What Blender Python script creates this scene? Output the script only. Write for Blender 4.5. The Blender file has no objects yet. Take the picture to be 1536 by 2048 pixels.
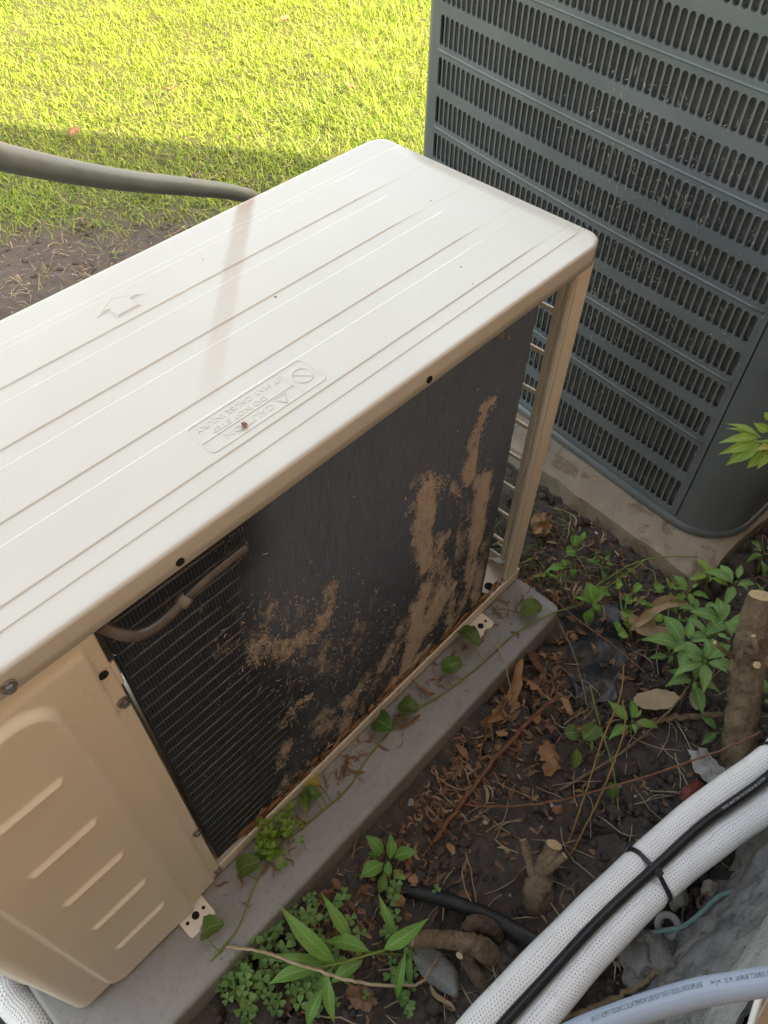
import bpy, bmesh, math, random
import numpy as np
from mathutils import Vector, Matrix, noise as mnoise

random.seed(7); rng = np.random.default_rng(7)
SC = bpy.context.scene
COL = SC.collection
R_ = math.radians

# ------------------------------------------------------------------ camera
CAMROT = np.array([[0.68271727, 0.55951565, -0.46993548],
                   [-0.73057813, 0.53358918, -0.42607298],
                   [0.01235799, 0.63421197, 0.77306045]])
CAMLOC = np.array([-0.7819, -0.3793, 1.2948])
FPX = 1563.9
cd = bpy.data.cameras.new('camera'); cam = bpy.data.objects.new('camera', cd); COL.objects.link(cam)
cd.sensor_fit = 'VERTICAL'; cd.sensor_height = 24.0; cd.lens = 24.0 * FPX / 2048.0
cd.clip_start = 0.02; cd.clip_end = 2000
cam.matrix_world = Matrix([[*CAMROT[0], CAMLOC[0]], [*CAMROT[1], CAMLOC[1]], [*CAMROT[2], CAMLOC[2]], [0, 0, 0, 1]])
SC.camera = cam

# ------------------------------------------------------------------ light
SUN_EL = R_(34); SUN_AZ = np.array([0.536, -0.844])
world = bpy.data.worlds.new('World'); SC.world = world; world.use_nodes = True
wn = world.node_tree.nodes; wl = world.node_tree.links
bgn = wn['Background']
sky = wn.new('ShaderNodeTexSky'); sky.sky_type = 'NISHITA'; sky.sun_disc = False
sky.sun_elevation = SUN_EL; sky.sun_rotation = math.atan2(SUN_AZ[0], SUN_AZ[1])
sky.air_density = 1.0; sky.dust_density = 3.0; sky.ozone_density = 1.0
wl.new(sky.outputs[0], bgn.inputs[0]); bgn.inputs[1].default_value = 0.15
sd = bpy.data.lights.new('sun', 'SUN'); sun = bpy.data.objects.new('sun', sd); COL.objects.link(sun)
sd.energy = 2.7; sd.angle = R_(0.8); sd.color = (1.0, 0.93, 0.80)
sv = Vector((SUN_AZ[0] * math.cos(SUN_EL), SUN_AZ[1] * math.cos(SUN_EL), math.sin(SUN_EL)))
sun.rotation_euler = sv.to_track_quat('Z', 'Y').to_euler(); sun.location = (6, -9, 9)
vs = SC.view_settings
vs.view_transform = 'Standard'; vs.look = 'None'; vs.gamma = 1.0; vs.use_curve_mapping = False
vs.exposure = 3.0
try:
    vs.use_white_balance = True; vs.white_balance_temperature = 10500; vs.white_balance_tint = 10.0
except Exception:
    pass

# ------------------------------------------------------------------ helpers
def ray(px, py):
    d = CAMROT @ np.array([px - 768.0, 1024.0 - py, -FPX]); return d / np.linalg.norm(d)
def at(px, py, z=None, x=None, y=None, d=None):
    """point of the place seen at a pixel of the photograph, on a known plane or at a known distance"""
    r = ray(px, py)
    if z is not None: t = (z - CAMLOC[2]) / r[2]
    elif x is not None: t = (x - CAMLOC[0]) / r[0]
    elif y is not None: t = (y - CAMLOC[1]) / r[1]
    else: t = d
    return CAMLOC + t * r

def tag(o, label=None, cat=None, group=None, kind=None):
    if label: o['label'] = label
    if cat: o['category'] = cat
    if group: o['group'] = group
    if kind: o['kind'] = kind
    return o
def empty(name, loc):
    o = bpy.data.objects.new(name, None); COL.objects.link(o); o.location = tuple(loc); o.empty_display_size = .05
    return o
def wloc(o):
    v = Vector((0, 0, 0))
    while o is not None: v += o.location; o = o.parent
    return v
def obj(name, V, F, mat, parent=None, smooth=True, uv=None, attr=None, autosmooth=None):
    """one mesh object from world coordinates; a child is stored relative to its parent"""
    V = np.asarray(V, dtype=float).reshape(-1, 3)
    if parent is not None: V = V - np.array(wloc(parent))
    me = bpy.data.meshes.new(name)
    me.from_pydata(V.tolist(), [], [tuple(int(i) for i in f) for f in F])
    if smooth: me.polygons.foreach_set('use_smooth', [True] * len(me.polygons))
    if uv is not None:
        ul = me.uv_layers.new(name='UVMap'); li = np.zeros(len(me.loops), dtype=np.int32)
        me.loops.foreach_get('vertex_index', li); ul.data.foreach_set('uv', np.asarray(uv, dtype=np.float32)[li].ravel())
    if attr:
        for an, av in attr.items():
            a = me.attributes.new(an, 'FLOAT', 'POINT'); a.data.foreach_set('value', np.asarray(av, dtype=np.float32).ravel())
    if isinstance(mat, (list, tuple)):
        for m in mat: me.materials.append(m)
    else: me.materials.append(mat)
    me.update()
    o = bpy.data.objects.new(name, me); COL.objects.link(o)
    if parent is not None: o.parent = parent
    if autosmooth is not None:
        try: me.set_sharp_from_angle(angle=R_(autosmooth))
        except Exception: pass
    return o
class MB:
    """collects simple solids into one mesh"""
    def __init__(s): s.V = []; s.F = []; s.n = 0; s.UV = []
    def add(s, V, F, uv=None):
        V = np.asarray(V, float).reshape(-1, 3); s.V.append(V); s.F += [tuple(i + s.n for i in f) for f in F]; s.n += len(V)
        s.UV.append(np.asarray(uv, float) if uv is not None else np.zeros((len(V), 2)))
        return s
    def box(s, lo, hi, b=0.0):
        if b > 0: return s.add(*rbox(lo, hi, b))
        x0, y0, z0 = lo; x1, y1, z1 = hi
        return s.add([(x0,y0,z0),(x1,y0,z0),(x1,y1,z0),(x0,y1,z0),(x0,y0,z1),(x1,y0,z1),(x1,y1,z1),(x0,y1,z1)],
                     [(3,2,1,0),(4,5,6,7),(0,1,5,4),(1,2,6,5),(2,3,7,6),(3,0,4,7)])
    def build(s, name, mat, parent=None, **k):
        return obj(name, np.concatenate(s.V), s.F, mat, parent, uv=np.concatenate(s.UV), **k)
def rbox(lo, hi, b):
    """box with chamfered edges"""
    bm = bmesh.new(); bmesh.ops.create_cube(bm, size=1.0)
    for v in bm.verts:
        for i in range(3): v.co[i] = lo[i] + (v.co[i] + .5) * (hi[i] - lo[i])
    bmesh.ops.bevel(bm, geom=list(bm.edges), offset=b, segments=2, profile=.6, affect='EDGES')
    bm.verts.index_update(); V = [tuple(v.co) for v in bm.verts]; F = [tuple(v.index for v in f.verts) for f in bm.faces]; bm.free()
    return V, F
def spline(P, n=12):
    """Catmull-Rom through points"""
    P = np.asarray(P, float)
    if len(P) < 3: t = np.linspace(0, 1, n + 1)[:, None]; return P[0] * (1 - t) + P[-1] * t
    Q = np.vstack([2 * P[0] - P[1], P, 2 * P[-1] - P[-2]]); out = []
    for i in range(1, len(Q) - 2):
        p0, p1, p2, p3 = Q[i-1], Q[i], Q[i+1], Q[i+2]
        for t in np.linspace(0, 1, n, endpoint=False):
            out.append(.5 * ((2*p1) + (-p0+p2)*t + (2*p0-5*p1+4*p2-p3)*t*t + (-p0+3*p1-3*p2+p3)*t**3))
    out.append(P[-1]); return np.array(out)
def frames(C, ref=(0, 0, 1)):
    T = np.gradient(C, axis=0); T /= np.linalg.norm(T, axis=1)[:, None] + 1e-12
    ref = np.asarray(ref, float); N = ref - (T @ ref)[:, None] * T
    bad = np.linalg.norm(N, axis=1) < .05
    if bad.any(): N[bad] = np.cross(T[bad], [1, .2, 0])
    N /= np.linalg.norm(N, axis=1)[:, None]
    return T, N, np.cross(T, N)
def tube(C, r, seg=10, ref=(0, 0, 1), cap=True, wob=0.0, seed=0, bulge=None):
    C = np.asarray(C, float); n = len(C); r = np.broadcast_to(np.asarray(r, float), (n,)).copy()
    T, N, B = frames(C, ref); a = np.linspace(0, 2 * np.pi, seg + 1)
    L = np.concatenate([[0], np.cumsum(np.linalg.norm(np.diff(C, axis=0), axis=1))])
    g = np.random.default_rng(seed); V = []; UV = []
    for i in range(n):
        rr = r[i] * np.ones(seg + 1)
        if wob: w = g.normal(0, wob, seg + 1); w[-1] = w[0]; rr = rr * (1 + w)
        if bulge is not None: rr = rr * bulge(L[i], a)
        V.append(C[i] + np.outer(np.cos(a) * rr, N[i]) + np.outer(np.sin(a) * rr, B[i]))
        UV.append(np.stack([np.full(seg + 1, L[i]), a * r.mean()], 1))
    F = []; m = seg + 1
    for i in range(n - 1):
        for j in range(seg): F.append((i*m+j, i*m+j+1, (i+1)*m+j+1, (i+1)*m+j))
    V = np.concatenate(V); UV = np.concatenate(UV)
    if cap:
        V = np.vstack([V, C[0], C[-1]]); UV = np.vstack([UV, [0, 0], [L[-1], 0]]); k = n * m
        for j in range(seg): F.append((k, j+1, j)); F.append((k+1, (n-1)*m+j, (n-1)*m+j+1))
    return V, F, UV
def ribbon(P, w, up=(0, -1, .3)):
    T = np.gradient(P, axis=0); S = np.cross(T, up); S /= np.linalg.norm(S, axis=1)[:, None] + 1e-9; n = len(P)
    k = np.sin(np.linspace(.25, np.pi - .25, n))[:, None] * w
    return np.concatenate([P + S * k, P - S * k]), [(i, i+1, n+i+1, n+i) for i in range(n-1)]
def gridF(nu, nv, off=0):
    return [(off+i*nv+j, off+(i+1)*nv+j, off+(i+1)*nv+j+1, off+i*nv+j+1) for i in range(nu-1) for j in range(nv-1)]
def sstep(a, b, x):
    t = np.clip((np.asarray(x, float) - a) / (b - a), 0, 1); return t * t * (3 - 2 * t)
_NT = {}
def _ntab(k):
    if k not in _NT: _NT[k] = np.random.default_rng(k).random((256, 256)) * 2 - 1
    return _NT[k]
def vnoise(x, y, sc, seed=0, oct=3):
    """smooth value noise, -1..1"""
    x = np.asarray(x, float) * sc; y = np.asarray(y, float) * sc; out = np.zeros(np.broadcast(x, y).shape); amp = 1.0; tot = 0
    for o in range(oct):
        g = _ntab(seed * 31 + o)
        xi = np.floor(x).astype(int); yi = np.floor(y).astype(int); fx = x - xi; fy = y - yi
        fx = fx*fx*(3-2*fx); fy = fy*fy*(3-2*fy)
        a = g[xi & 255, yi & 255]; b = g[(xi+1) & 255, yi & 255]; c = g[xi & 255, (yi+1) & 255]; d = g[(xi+1) & 255, (yi+1) & 255]
        out = out + amp * (a*(1-fx)*(1-fy) + b*fx*(1-fy) + c*(1-fx)*fy + d*fx*fy); tot += amp; amp *= .5; x = x * 2 + 17.3; y = y * 2 + 5.1
    return out / tot
def text_mesh(s, size):
    """flat filled lettering: vertices (x along the line, y up), starting at 0"""
    cu = bpy.data.curves.new('lettering', 'FONT'); cu.body = s; cu.size = size; cu.resolution_u = 2
    o = bpy.data.objects.new('lettering', cu); COL.objects.link(o); bpy.context.view_layer.update()
    me = bpy.data.meshes.new_from_object(o.evaluated_get(bpy.context.evaluated_depsgraph_get()))
    V = np.array([v.co[:] for v in me.vertices]); F = [tuple(p.vertices) for p in me.polygons]
    bpy.data.objects.remove(o); bpy.data.curves.remove(cu); bpy.data.meshes.remove(me)
    return V, F
def dupe(o, parent=None, loc=None, rot=None, name=None):
    c = o.copy(); COL.objects.link(c)
    if name: c.name = name
    if parent is not None: c.parent = parent
    if loc is not None: c.location = loc
    if rot is not None: c.rotation_euler = rot
    return c

# ------------------------------------------------------------------ materials
def srgb(r, g, b):
    f = lambda c: (c/255/12.92) if c/255 <= .04045 else ((c/255+.055)/1.055)**2.4
    return (f(r), f(g), f(b))
class NT:
    def __init__(s, name):
        s.m = bpy.data.materials.new(name); s.m.use_nodes = True; s.t = s.m.node_tree; s.n = s.t.nodes; s.l = s.t.links
        s.b = s.n['Principled BSDF']; s.out = s.n['Material Output']
    def new(s, ty, **k):
        n = s.n.new(ty)
        for a, v in k.items(): setattr(n, a, v)
        return n
    def link(s, a, b): s.l.new(a, b)
    def coord(s, which='Object'):
        return s.new('ShaderNodeTexCoord').outputs[which]
    def pos(s): return s.new('ShaderNodeNewGeometry').outputs['Position']
    def noise(s, vec, scale, detail=4, rough=.55, dist=0):
        n = s.new('ShaderNodeTexNoise'); n.inputs['Scale'].default_value = scale; n.inputs['Detail'].default_value = detail
        n.inputs['Roughness'].default_value = rough; n.inputs['Distortion'].default_value = dist
        if vec is not None: s.link(vec, n.inputs['Vector'])
        return n.outputs['Fac']
    def ramp(s, fac, stops):
        n = s.new('ShaderNodeValToRGB'); e = n.color_ramp.elements
        while len(e) < len(stops): e.new(.5)
        for el, (p, c) in zip(e, stops):
            el.position = p; el.color = (c, c, c, 1) if isinstance(c, (int, float)) else (*c, 1)
        s.link(fac, n.inputs[0]); return n.outputs[0]
    def mix(s, fac, a, b):
        n = s.new('ShaderNodeMix', data_type='RGBA')
        for sock, v in ((n.inputs[6], a), (n.inputs[7], b)):
            if hasattr(v, 'is_output'): s.link(v, sock)
            else: sock.default_value = (*v, 1)
        if hasattr(fac, 'is_output'): s.link(fac, n.inputs[0])
        else: n.inputs[0].default_value = fac
        return n.outputs[2]
    def math(s, op, a, b=None, c=None):
        n = s.new('ShaderNodeMath', operation=op)
        for i, v in enumerate((a, b, c)):
            if v is None: continue
            if hasattr(v, 'is_output'): s.link(v, n.inputs[i])
            else: n.inputs[i].default_value = v
        return n.outputs[0]
    def scale(s, vec, v3):
        n = s.new('ShaderNodeMapping'); n.inputs['Scale'].default_value = v3; s.link(vec, n.inputs[0]); return n.outputs[0]
    def bump(s, h, strength=.3, dist=.002, nrm=None):
        n = s.new('ShaderNodeBump'); n.inputs['Strength'].default_value = strength; n.inputs['Distance'].default_value = dist
        s.link(h, n.inputs['Height'])
        if nrm is not None: s.link(nrm, n.inputs['Normal'])
        return n.outputs[0]
    def fin(s, col=None, rough=None, nrm=None, spec=None, metal=None, coat=None):
        for key, v in (('Base Color', col), ('Roughness', rough), ('Normal', nrm), ('Specular IOR Level', spec), ('Metallic', metal), ('Coat Weight', coat)):
            if v is None: continue
            if hasattr(v, 'is_output'): s.link(v, s.b.inputs[key])
            elif isinstance(v, tuple): s.b.inputs[key].default_value = (*v, 1)
            else: s.b.inputs[key].default_value = v
        return s.m
def simple(name, c1, c2=None, rough=.6, nscale=30, bump=.0, bscale=200, spec=.4, metal=0, lo=.35, hi=.65, bdist=.002):
    t = NT(name); p = t.pos(); col = c1
    if c2 is not None: col = t.mix(t.ramp(t.noise(p, nscale, 6), [(lo, 0.0), (hi, 1.0)]), c1, c2)
    nrm = t.bump(t.noise(p, bscale, 5), bump, bdist) if bump else None
    return t.fin(col, rough, nrm, spec, metal)
def leafmat(name, c1, c2, rough=.45, trans=.35, nscale=18, perobj=.25, spots=0):
    """thin foliage: diffuse + transmitted light, colour varied per piece"""
    t = NT(name); p = t.pos()
    oi = t.new('ShaderNodeObjectInfo').outputs['Random']; gi = t.new('ShaderNodeNewGeometry').outputs['Random Per Island']
    f = t.math('ADD', t.math('MULTIPLY', t.noise(p, nscale, 3), .6), t.math('ADD', t.math('MULTIPLY', oi, perobj), t.math('MULTIPLY', gi, .3)))
    col = t.mix(t.ramp(f, [(.3, 0.0), (.85, 1.0)]), c1, c2)
    sx = t.new('ShaderNodeSeparateXYZ'); t.link(t.coord('UV'), sx.inputs[0]); ac = t.math('ABSOLUTE', t.math('SUBTRACT', sx.outputs[1], 2.0))
    rib = t.ramp(ac, [(.03, 1.0), (.09, 0.0)]); side = t.math('SINE', t.math('MULTIPLY', t.math('SUBTRACT', sx.outputs[0], t.math('MULTIPLY', ac, .22)), 75.0))
    onleaf = t.math('LESS_THAN', ac, 1.2); vein = t.math('MULTIPLY', t.math('MAXIMUM', t.math('MULTIPLY', rib, .55), t.math('MULTIPLY', t.ramp(side, [(.75, 0.0), (1.0, .28)]), 1.0)), onleaf)
    col = t.mix(vein, col, tuple(min(1, v*1.9 + .03) for v in c2))
    if spots:
        col = t.mix(t.ramp(t.noise(p, 140, 4, .6), [(.62, 0.0), (.70, spots)]), col, (.22, .14, .05))
        col = t.mix(t.ramp(t.noise(p, 26, 2), [(.55, 0.0), (.75, .45)]), col, (.26, .27, .06))
    t.fin(col, rough, t.bump(t.noise(p, 260, 3), .25, .001), .4)
    tr = t.new('ShaderNodeBsdfTranslucent'); t.link(col, tr.inputs[0])
    ms = t.new('ShaderNodeMixShader'); ms.inputs[0].default_value = trans
    t.link(t.b.outputs[0], ms.inputs[1]); t.link(tr.outputs[0], ms.inputs[2]); t.link(ms.outputs[0], t.out.inputs[0])
    return t.m

def m_paint():
    t = NT('ivory_powder_coat'); p = t.pos()
    n1 = t.noise(p, 3.5, 5); n2 = t.noise(p, 160, 3, .7)
    c = t.mix(t.ramp(n1, [(.35, 0.0), (.7, 1.0)]), (.70, .62, .505), (.74, .665, .555))
    sp = t.ramp(t.noise(p, 420, 2, .6), [(.735, 0.0), (.76, 1.0)])
    sp2 = t.math('MULTIPLY', sp, t.ramp(t.noise(p, 9, 2), [(.45, 0.0), (.6, .7)]))
    c = t.mix(sp2, c, (.16, .12, .09))
    return t.fin(c, t.ramp(n1, [(.2, .42), (.8, .55)]), t.bump(n2, .06, .0006), .5)
def m_lid():
    t = NT('ivory_paint_dimmed'); p = t.pos()
    n1 = t.noise(p, 3.0, 6, .6, .6)
    c = t.mix(t.ramp(n1, [(.35, 0.0), (.7, 1.0)]), (.515, .478, .415), (.555, .52, .458))  # same ivory paint as the panel, darkened to hold down the skylit top
    c = t.mix(t.new('ShaderNodeAttribute', attribute_name='tone_patch').outputs['Fac'], c, (.34, .19, .105))
    c = t.mix(t.math('MULTIPLY', t.new('ShaderNodeAttribute', attribute_name='shade_grime').outputs['Fac'], .4), c, (.34, .25, .18))
    c = t.mix(t.ramp(t.noise(p, 11, 6, .7, 1.2), [(.60, 0.0), (.78, .28)]), c, (.47, .41, .33))
    # rain streaks / grime along the ribs
    st = t.noise(t.scale(p, (3, 55, 1)), 1.6, 5, .65)
    c = t.mix(t.ramp(st, [(.56, 0.0), (.8, .22)]), c, (.52, .46, .38))
    # insect specks
    v = t.new('ShaderNodeTexVoronoi', feature='F1'); v.inputs['Scale'].default_value = 34; t.link(p, v.inputs['Vector'])
    rr = t.math('MULTIPLY', t.ramp(t.noise(p, 23, 1), [(.51, 0.0), (.72, 1.0)]), .075)
    sp = t.math('LESS_THAN', v.outputs['Distance'], rr)
    c = t.mix(sp, c, (.07, .055, .045))
    sc = t.noise(t.scale(p, (9, 60, 1)), 6, 2, .5)
    ro = t.math('ADD', t.ramp(n1, [(.25, .13), (.75, .25)]), t.math('MULTIPLY', t.ramp(sc, [(.62, 0.0), (.8, 1.0)]), .03))
    return t.fin(c, ro, t.bump(t.noise(p, 7, 3), .05, .004), .5)
def m_condenser():
    t = NT('slate_grey_paint'); p = t.pos()
    c = t.mix(t.ramp(t.noise(p, 5, 5), [(.35, 0.0), (.7, 1.0)]), (.090, .104, .110), (.124, .138, .142))
    c = t.mix(t.ramp(t.noise(p, 60, 6, .7), [(.62, 0.0), (.8, .45)]), c, (.24, .22, .19))
    return t.fin(c, .42, t.bump(t.noise(p, 300, 3), .08, .0006), .5)
def m_coil():
    t = NT('condenser_coil_fins'); p = t.coord('Object')
    sx = t.new('ShaderNodeSeparateXYZ'); t.link(t.pos(), sx.inputs[0])
    fin = t.math('SINE', t.math('MULTIPLY', sx.outputs[0], 2 * math.pi / .0038))
    fin01 = t.math('MULTIPLY_ADD', fin, .5, .5)
    md = t.new('ShaderNodeAttribute', attribute_name='mud').outputs['Fac']
    du = t.new('ShaderNodeAttribute', attribute_name='dust').outputs['Fac']
    pp = t.pos()
    base = t.mix(fin01, (.008, .011, .016), (.040, .050, .066))
    dn = t.noise(t.scale(pp, (60, 60, 14)), 3, 6, .7)
    dcol = t.mix(t.ramp(dn, [(.35, 0.0), (.75, 1.0)]), (.110, .148, .205), (.160, .198, .250))
    dcol = t.mix(t.math('MULTIPLY', fin01, .28), dcol, (.045, .055, .072))
    c = t.mix(t.math('MULTIPLY', du, .9), base, dcol)
    mf = t.noise(t.scale(pp, (1.6, 1, .8)), 240, 9, .82); mg = t.noise(t.scale(pp, (1, 1, .45)), 55, 6, .7)
    mm = t.math('ADD', md, t.math('MULTIPLY_ADD', t.math('ADD', mf, mg), 2.1, -2.22))
    mm = t.ramp(mm, [(.24, 0.0), (.44, .6), (.80, 1.0)])
    mcol = t.mix(t.noise(pp, 120, 6, .7), (.42, .325, .25), (.80, .67, .545))
    c = t.mix(mm, c, mcol)
    h = t.math('ADD', t.math('MULTIPLY', fin01, .25), t.math('MULTIPLY', t.math('MULTIPLY', mm, t.noise(pp, 420, 5, .8)), 2.2))
    return t.fin(c, t.ramp(mm, [(0, .5), (1, .95)]), t.bump(h, .7, .0025), .3)
def m_coil2():
    t = NT('dusty_inner_coil'); p = t.pos()
    c = t.mix(t.ramp(t.noise(p, 26, 7, .7), [(.4, 0.0), (.75, 1.0)]), (.075, .072, .068), (.14, .13, .115))
    return t.fin(c, .85, t.bump(t.noise(t.scale(p, (1, 1, .1)), 700, 3), .4, .002), .2)
def m_pad():
    t = NT('grey_plastic_pad'); p = t.pos()
    c = t.mix(t.ramp(t.noise(p, 6, 5, .6), [(.3, 0.0), (.72, 1.0)]), (.235, .23, .225), (.30, .288, .276))
    c = t.mix(t.ramp(t.noise(p, 130, 7, .8), [(.52, 0.0), (.72, .65)]), c, (.18, .145, .115))
    c = t.mix(t.ramp(t.noise(t.scale(p, (1, 2.5, 1)), 14, 5, .7, 1.0), [(.55, 0.0), (.72, .5)]), c, (.20, .15, .11))
    c = t.mix(t.ramp(t.noise(p, 330, 2), [(.72, 0.0), (.76, 1.0)]), c, (.06, .045, .04))
    return t.fin(c, .5, t.bump(t.noise(p, 220, 5, .7), .25, .0012), .4)
def m_conc(name, a, b, tone_patch, sc=8, bs=.6):
    t = NT(name); p = t.pos()
    c = t.mix(t.ramp(t.noise(p, sc, 8, .65), [(.3, 0.0), (.7, 1.0)]), a, b)
    c = t.mix(t.ramp(t.noise(p, sc * 2.2, 5, .6, .8), [(.52, 0.0), (.66, .85)]), c, tone_patch)  # stain colour of the concrete in noise patches
    c = t.mix(t.ramp(t.noise(p, 190, 5, .7), [(.6, 0.0), (.72, .8)]), c, (.05, .045, .04))
    h = t.math('ADD', t.noise(p, 40, 8, .7), t.math('MULTIPLY', t.noise(p, 260, 4, .7), .4))
    return t.fin(c, .9, t.bump(h, bs, .006), .25)
def m_soil():
    t = NT('cracked_clay_soil'); p = t.pos()
    n1 = t.noise(p, 4, 6, .6); n2 = t.noise(p, 60, 7, .7)
    c = t.mix(t.ramp(n1, [(.3, 0.0), (.7, 1.0)]), (.060, .048, .043), (.100, .079, .067))
    c = t.mix(t.ramp(n2, [(.45, 0.0), (.8, .8)]), c, (.17, .135, .11))
    cr = t.new('ShaderNodeAttribute', attribute_name='crack').outputs['Fac']
    c = t.mix(t.math('MULTIPLY', cr, .6), c, (.016, .013, .012))
    gl = t.new('ShaderNodeAttribute', attribute_name='lawn').outputs['Fac']
    c = t.mix(gl, c, t.mix(n2, (.045, .06, .016), (.09, .10, .03)))
    c = t.mix(t.ramp(t.noise(p, 300, 3, .6), [(.70, 0.0), (.74, .7)]), c, (.22, .19, .16))
    h = t.math('ADD', t.noise(p, 90, 8, .75), t.math('MULTIPLY', t.noise(p, 380, 4, .7), .35))
    return t.fin(c, t.ramp(n2, [(.3, .75), (.7, .95)]), t.bump(h, .9, .006), .25)
def m_sleeve():
    t = NT('white_braided_sleeve'); uv = t.coord('UV')
    sx = t.new('ShaderNodeSeparateXYZ'); t.link(uv, sx.inputs[0]); p = t.pos()
    u = t.math('ADD', sx.outputs[0], t.math('MULTIPLY', t.noise(p, 35, 3), .010)); v = t.math('ADD', sx.outputs[1], t.math('MULTIPLY', t.noise(p, 22, 3), .010))
    row = t.math('SINE', t.math('MULTIPLY', v, 2*math.pi/.0043))
    # every other row of cells shifts by half a cell; every few rows the knit closes up
    ph = t.math('MULTIPLY', t.math('SIGN', t.math('SINE', t.math('MULTIPLY', v, math.pi/.0043))), math.pi/2)
    cel = t.math('SINE', t.math('ADD', t.math('MULTIPLY', u, 2*math.pi/.0046), ph))
    band = t.ramp(t.math('MULTIPLY_ADD', t.math('SINE', t.math('MULTIPLY', v, 2*math.pi/.030)), .5, .5), [(.25, .25), (.6, 1.0)])
    hole = t.math('MULTIPLY', t.math('MULTIPLY', t.ramp(row, [(-.4, 0.0), (.75, 1.0)]), t.ramp(cel, [(-.3, 0.0), (.8, 1.0)])), band)
    p = t.pos()
    base = t.mix(t.ramp(t.noise(p, 14, 5), [(.3, 0.0), (.7, 1.0)]), (.80, .80, .79), (.87, .87, .86))
    base = t.mix(t.ramp(t.noise(p, 45, 4), [(.6, 0.0), (.75, .35)]), base, (.50, .42, .33))
    c = t.mix(hole, base, (.42, .41, .415))
    h = t.math('SUBTRACT', t.math('MULTIPLY', t.math('ADD', row, cel), .2), t.math('MULTIPLY', hole, 1.0))
    return t.fin(c, .65, t.bump(h, .8, .0012), .35)
def m_conduit():
    t = NT('grey_pvc_conduit'); uv = t.coord('UV'); sx = t.new('ShaderNodeSeparateXYZ'); t.link(uv, sx.inputs[0])
    p = t.pos(); c = t.mix(t.noise(p, 20, 4), (.20, .232, .285), (.235, .268, .32))
    rib = t.math('SINE', t.math('MULTIPLY', sx.outputs[0], 2*math.pi/.0052))
    return t.fin(c, .55, t.bump(rib, .06, .0008), .4)
def m_bark():
    t = NT('young_bark'); p = t.pos()
    lt = t.ramp(t.noise(t.scale(p, (1, 1, 2.2)), 210, 3, .5), [(.66, 0.0), (.72, .7)])
    c = t.mix(t.ramp(t.noise(p, 22, 7, .7), [(.3, 0.0), (.7, 1.0)]), (.115, .075, .048), (.33, .235, .15))
    c = t.mix(lt, c, (.42, .33, .23))
    c = t.mix(t.ramp(t.noise(t.scale(p, (1, 1, .3)), 150, 5, .7), [(.5, 0.0), (.75, .8)]), c, (.05, .035, .026))
    return t.fin(c, .85, t.bump(t.math('ADD', t.noise(t.scale(p, (1, 1, .25)), 120, 7, .75), t.math('MULTIPLY', t.noise(p, 30, 4), 1.2)), 1.0, .005), .2)
def m_brick():
    t = NT('red_brick'); p = t.pos(); oi = t.new('ShaderNodeObjectInfo').outputs['Random']
    c = t.mix(t.math('MULTIPLY_ADD', t.noise(p, 25, 6), .7, t.math('MULTIPLY', oi, .3)), (.30, .11, .065), (.46, .23, .15))
    return t.fin(c, .9, t.bump(t.noise(p, 160, 6, .7), .5, .003), .2)
def m_brickwall():
    t = NT('brick_wall_courses'); p = t.pos(); sx = t.new('ShaderNodeSeparateXYZ'); t.link(p, sx.inputs[0])
    cb = t.new('ShaderNodeCombineXYZ'); t.link(t.math('ADD', sx.outputs[0], sx.outputs[1]), cb.inputs[0]); t.link(sx.outputs[2], cb.inputs[1])
    b = t.new('ShaderNodeTexBrick'); t.link(cb.outputs[0], b.inputs['Vector'])
    b.inputs['Scale'].default_value = 1; b.inputs['Brick Width'].default_value = .21; b.inputs['Row Height'].default_value = .075
    b.inputs['Mortar Size'].default_value = .005; b.inputs['Color1'].default_value = (.34, .15, .09, 1); b.inputs['Color2'].default_value = (.50, .28, .18, 1)
    b.inputs['Mortar'].default_value = (.50, .45, .38, 1)
    return t.fin(b.outputs['Color'], .9, t.bump(b.outputs['Fac'], -.4, .006), .2)

PAINT = m_paint(); LID = m_lid(); GREY = m_condenser(); COIL = m_coil(); COIL2 = m_coil2(); PAD = m_pad()
CONC = m_conc('weathered_concrete_pad', (.26, .21, .16), (.37, .295, .22), (.18, .115, .07))
CONCR = m_conc('rough_foundation_concrete', (.16, .16, .16), (.30, .29, .275), (.10, .088, .078), 22, 1.0)
MORTAR = m_conc('grey_mortar', (.22, .22, .21), (.31, .305, .28), (.26, .27, .24), 11, .8)
SOIL = m_soil(); SLEEVE = m_sleeve(); CONDUIT = m_conduit(); BARK = m_bark(); BARKD = simple('dark_root_bark', (.075, .05, .036), (.15, .105, .075), .85, 60, .8, 160, .2, bdist=.004); BRICK = m_brick(); BRICKW = m_brickwall()
BLACK = simple('black_rubber', (.012, .012, .013), (.022, .022, .023), .45, 40, .1, 300)
BLACKC = simple('black_cable_jacket', (.010, .010, .012), (.016, .017, .019), .42, 30, .06, 300)
DARK = simple('dark_void', (.01, .01, .01), None, .9)
STEEL = simple('zinc_screw', (.42, .40, .37), (.20, .17, .15), .38, 400, .2, 500, .5, .9)
ALU = simple('aluminium_return_bend', (.34, .32, .30), (.2, .18, .16), .45, 60, .1, 300, .5, .8)
COILT = simple('coil_tube_rows', (.16, .17, .18), (.07, .075, .08), .5, 400)
HOSE = simple('grey_vinyl_hose', (.115, .13, .125), (.155, .165, .155), .42, 12, .08, 120)
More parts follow.
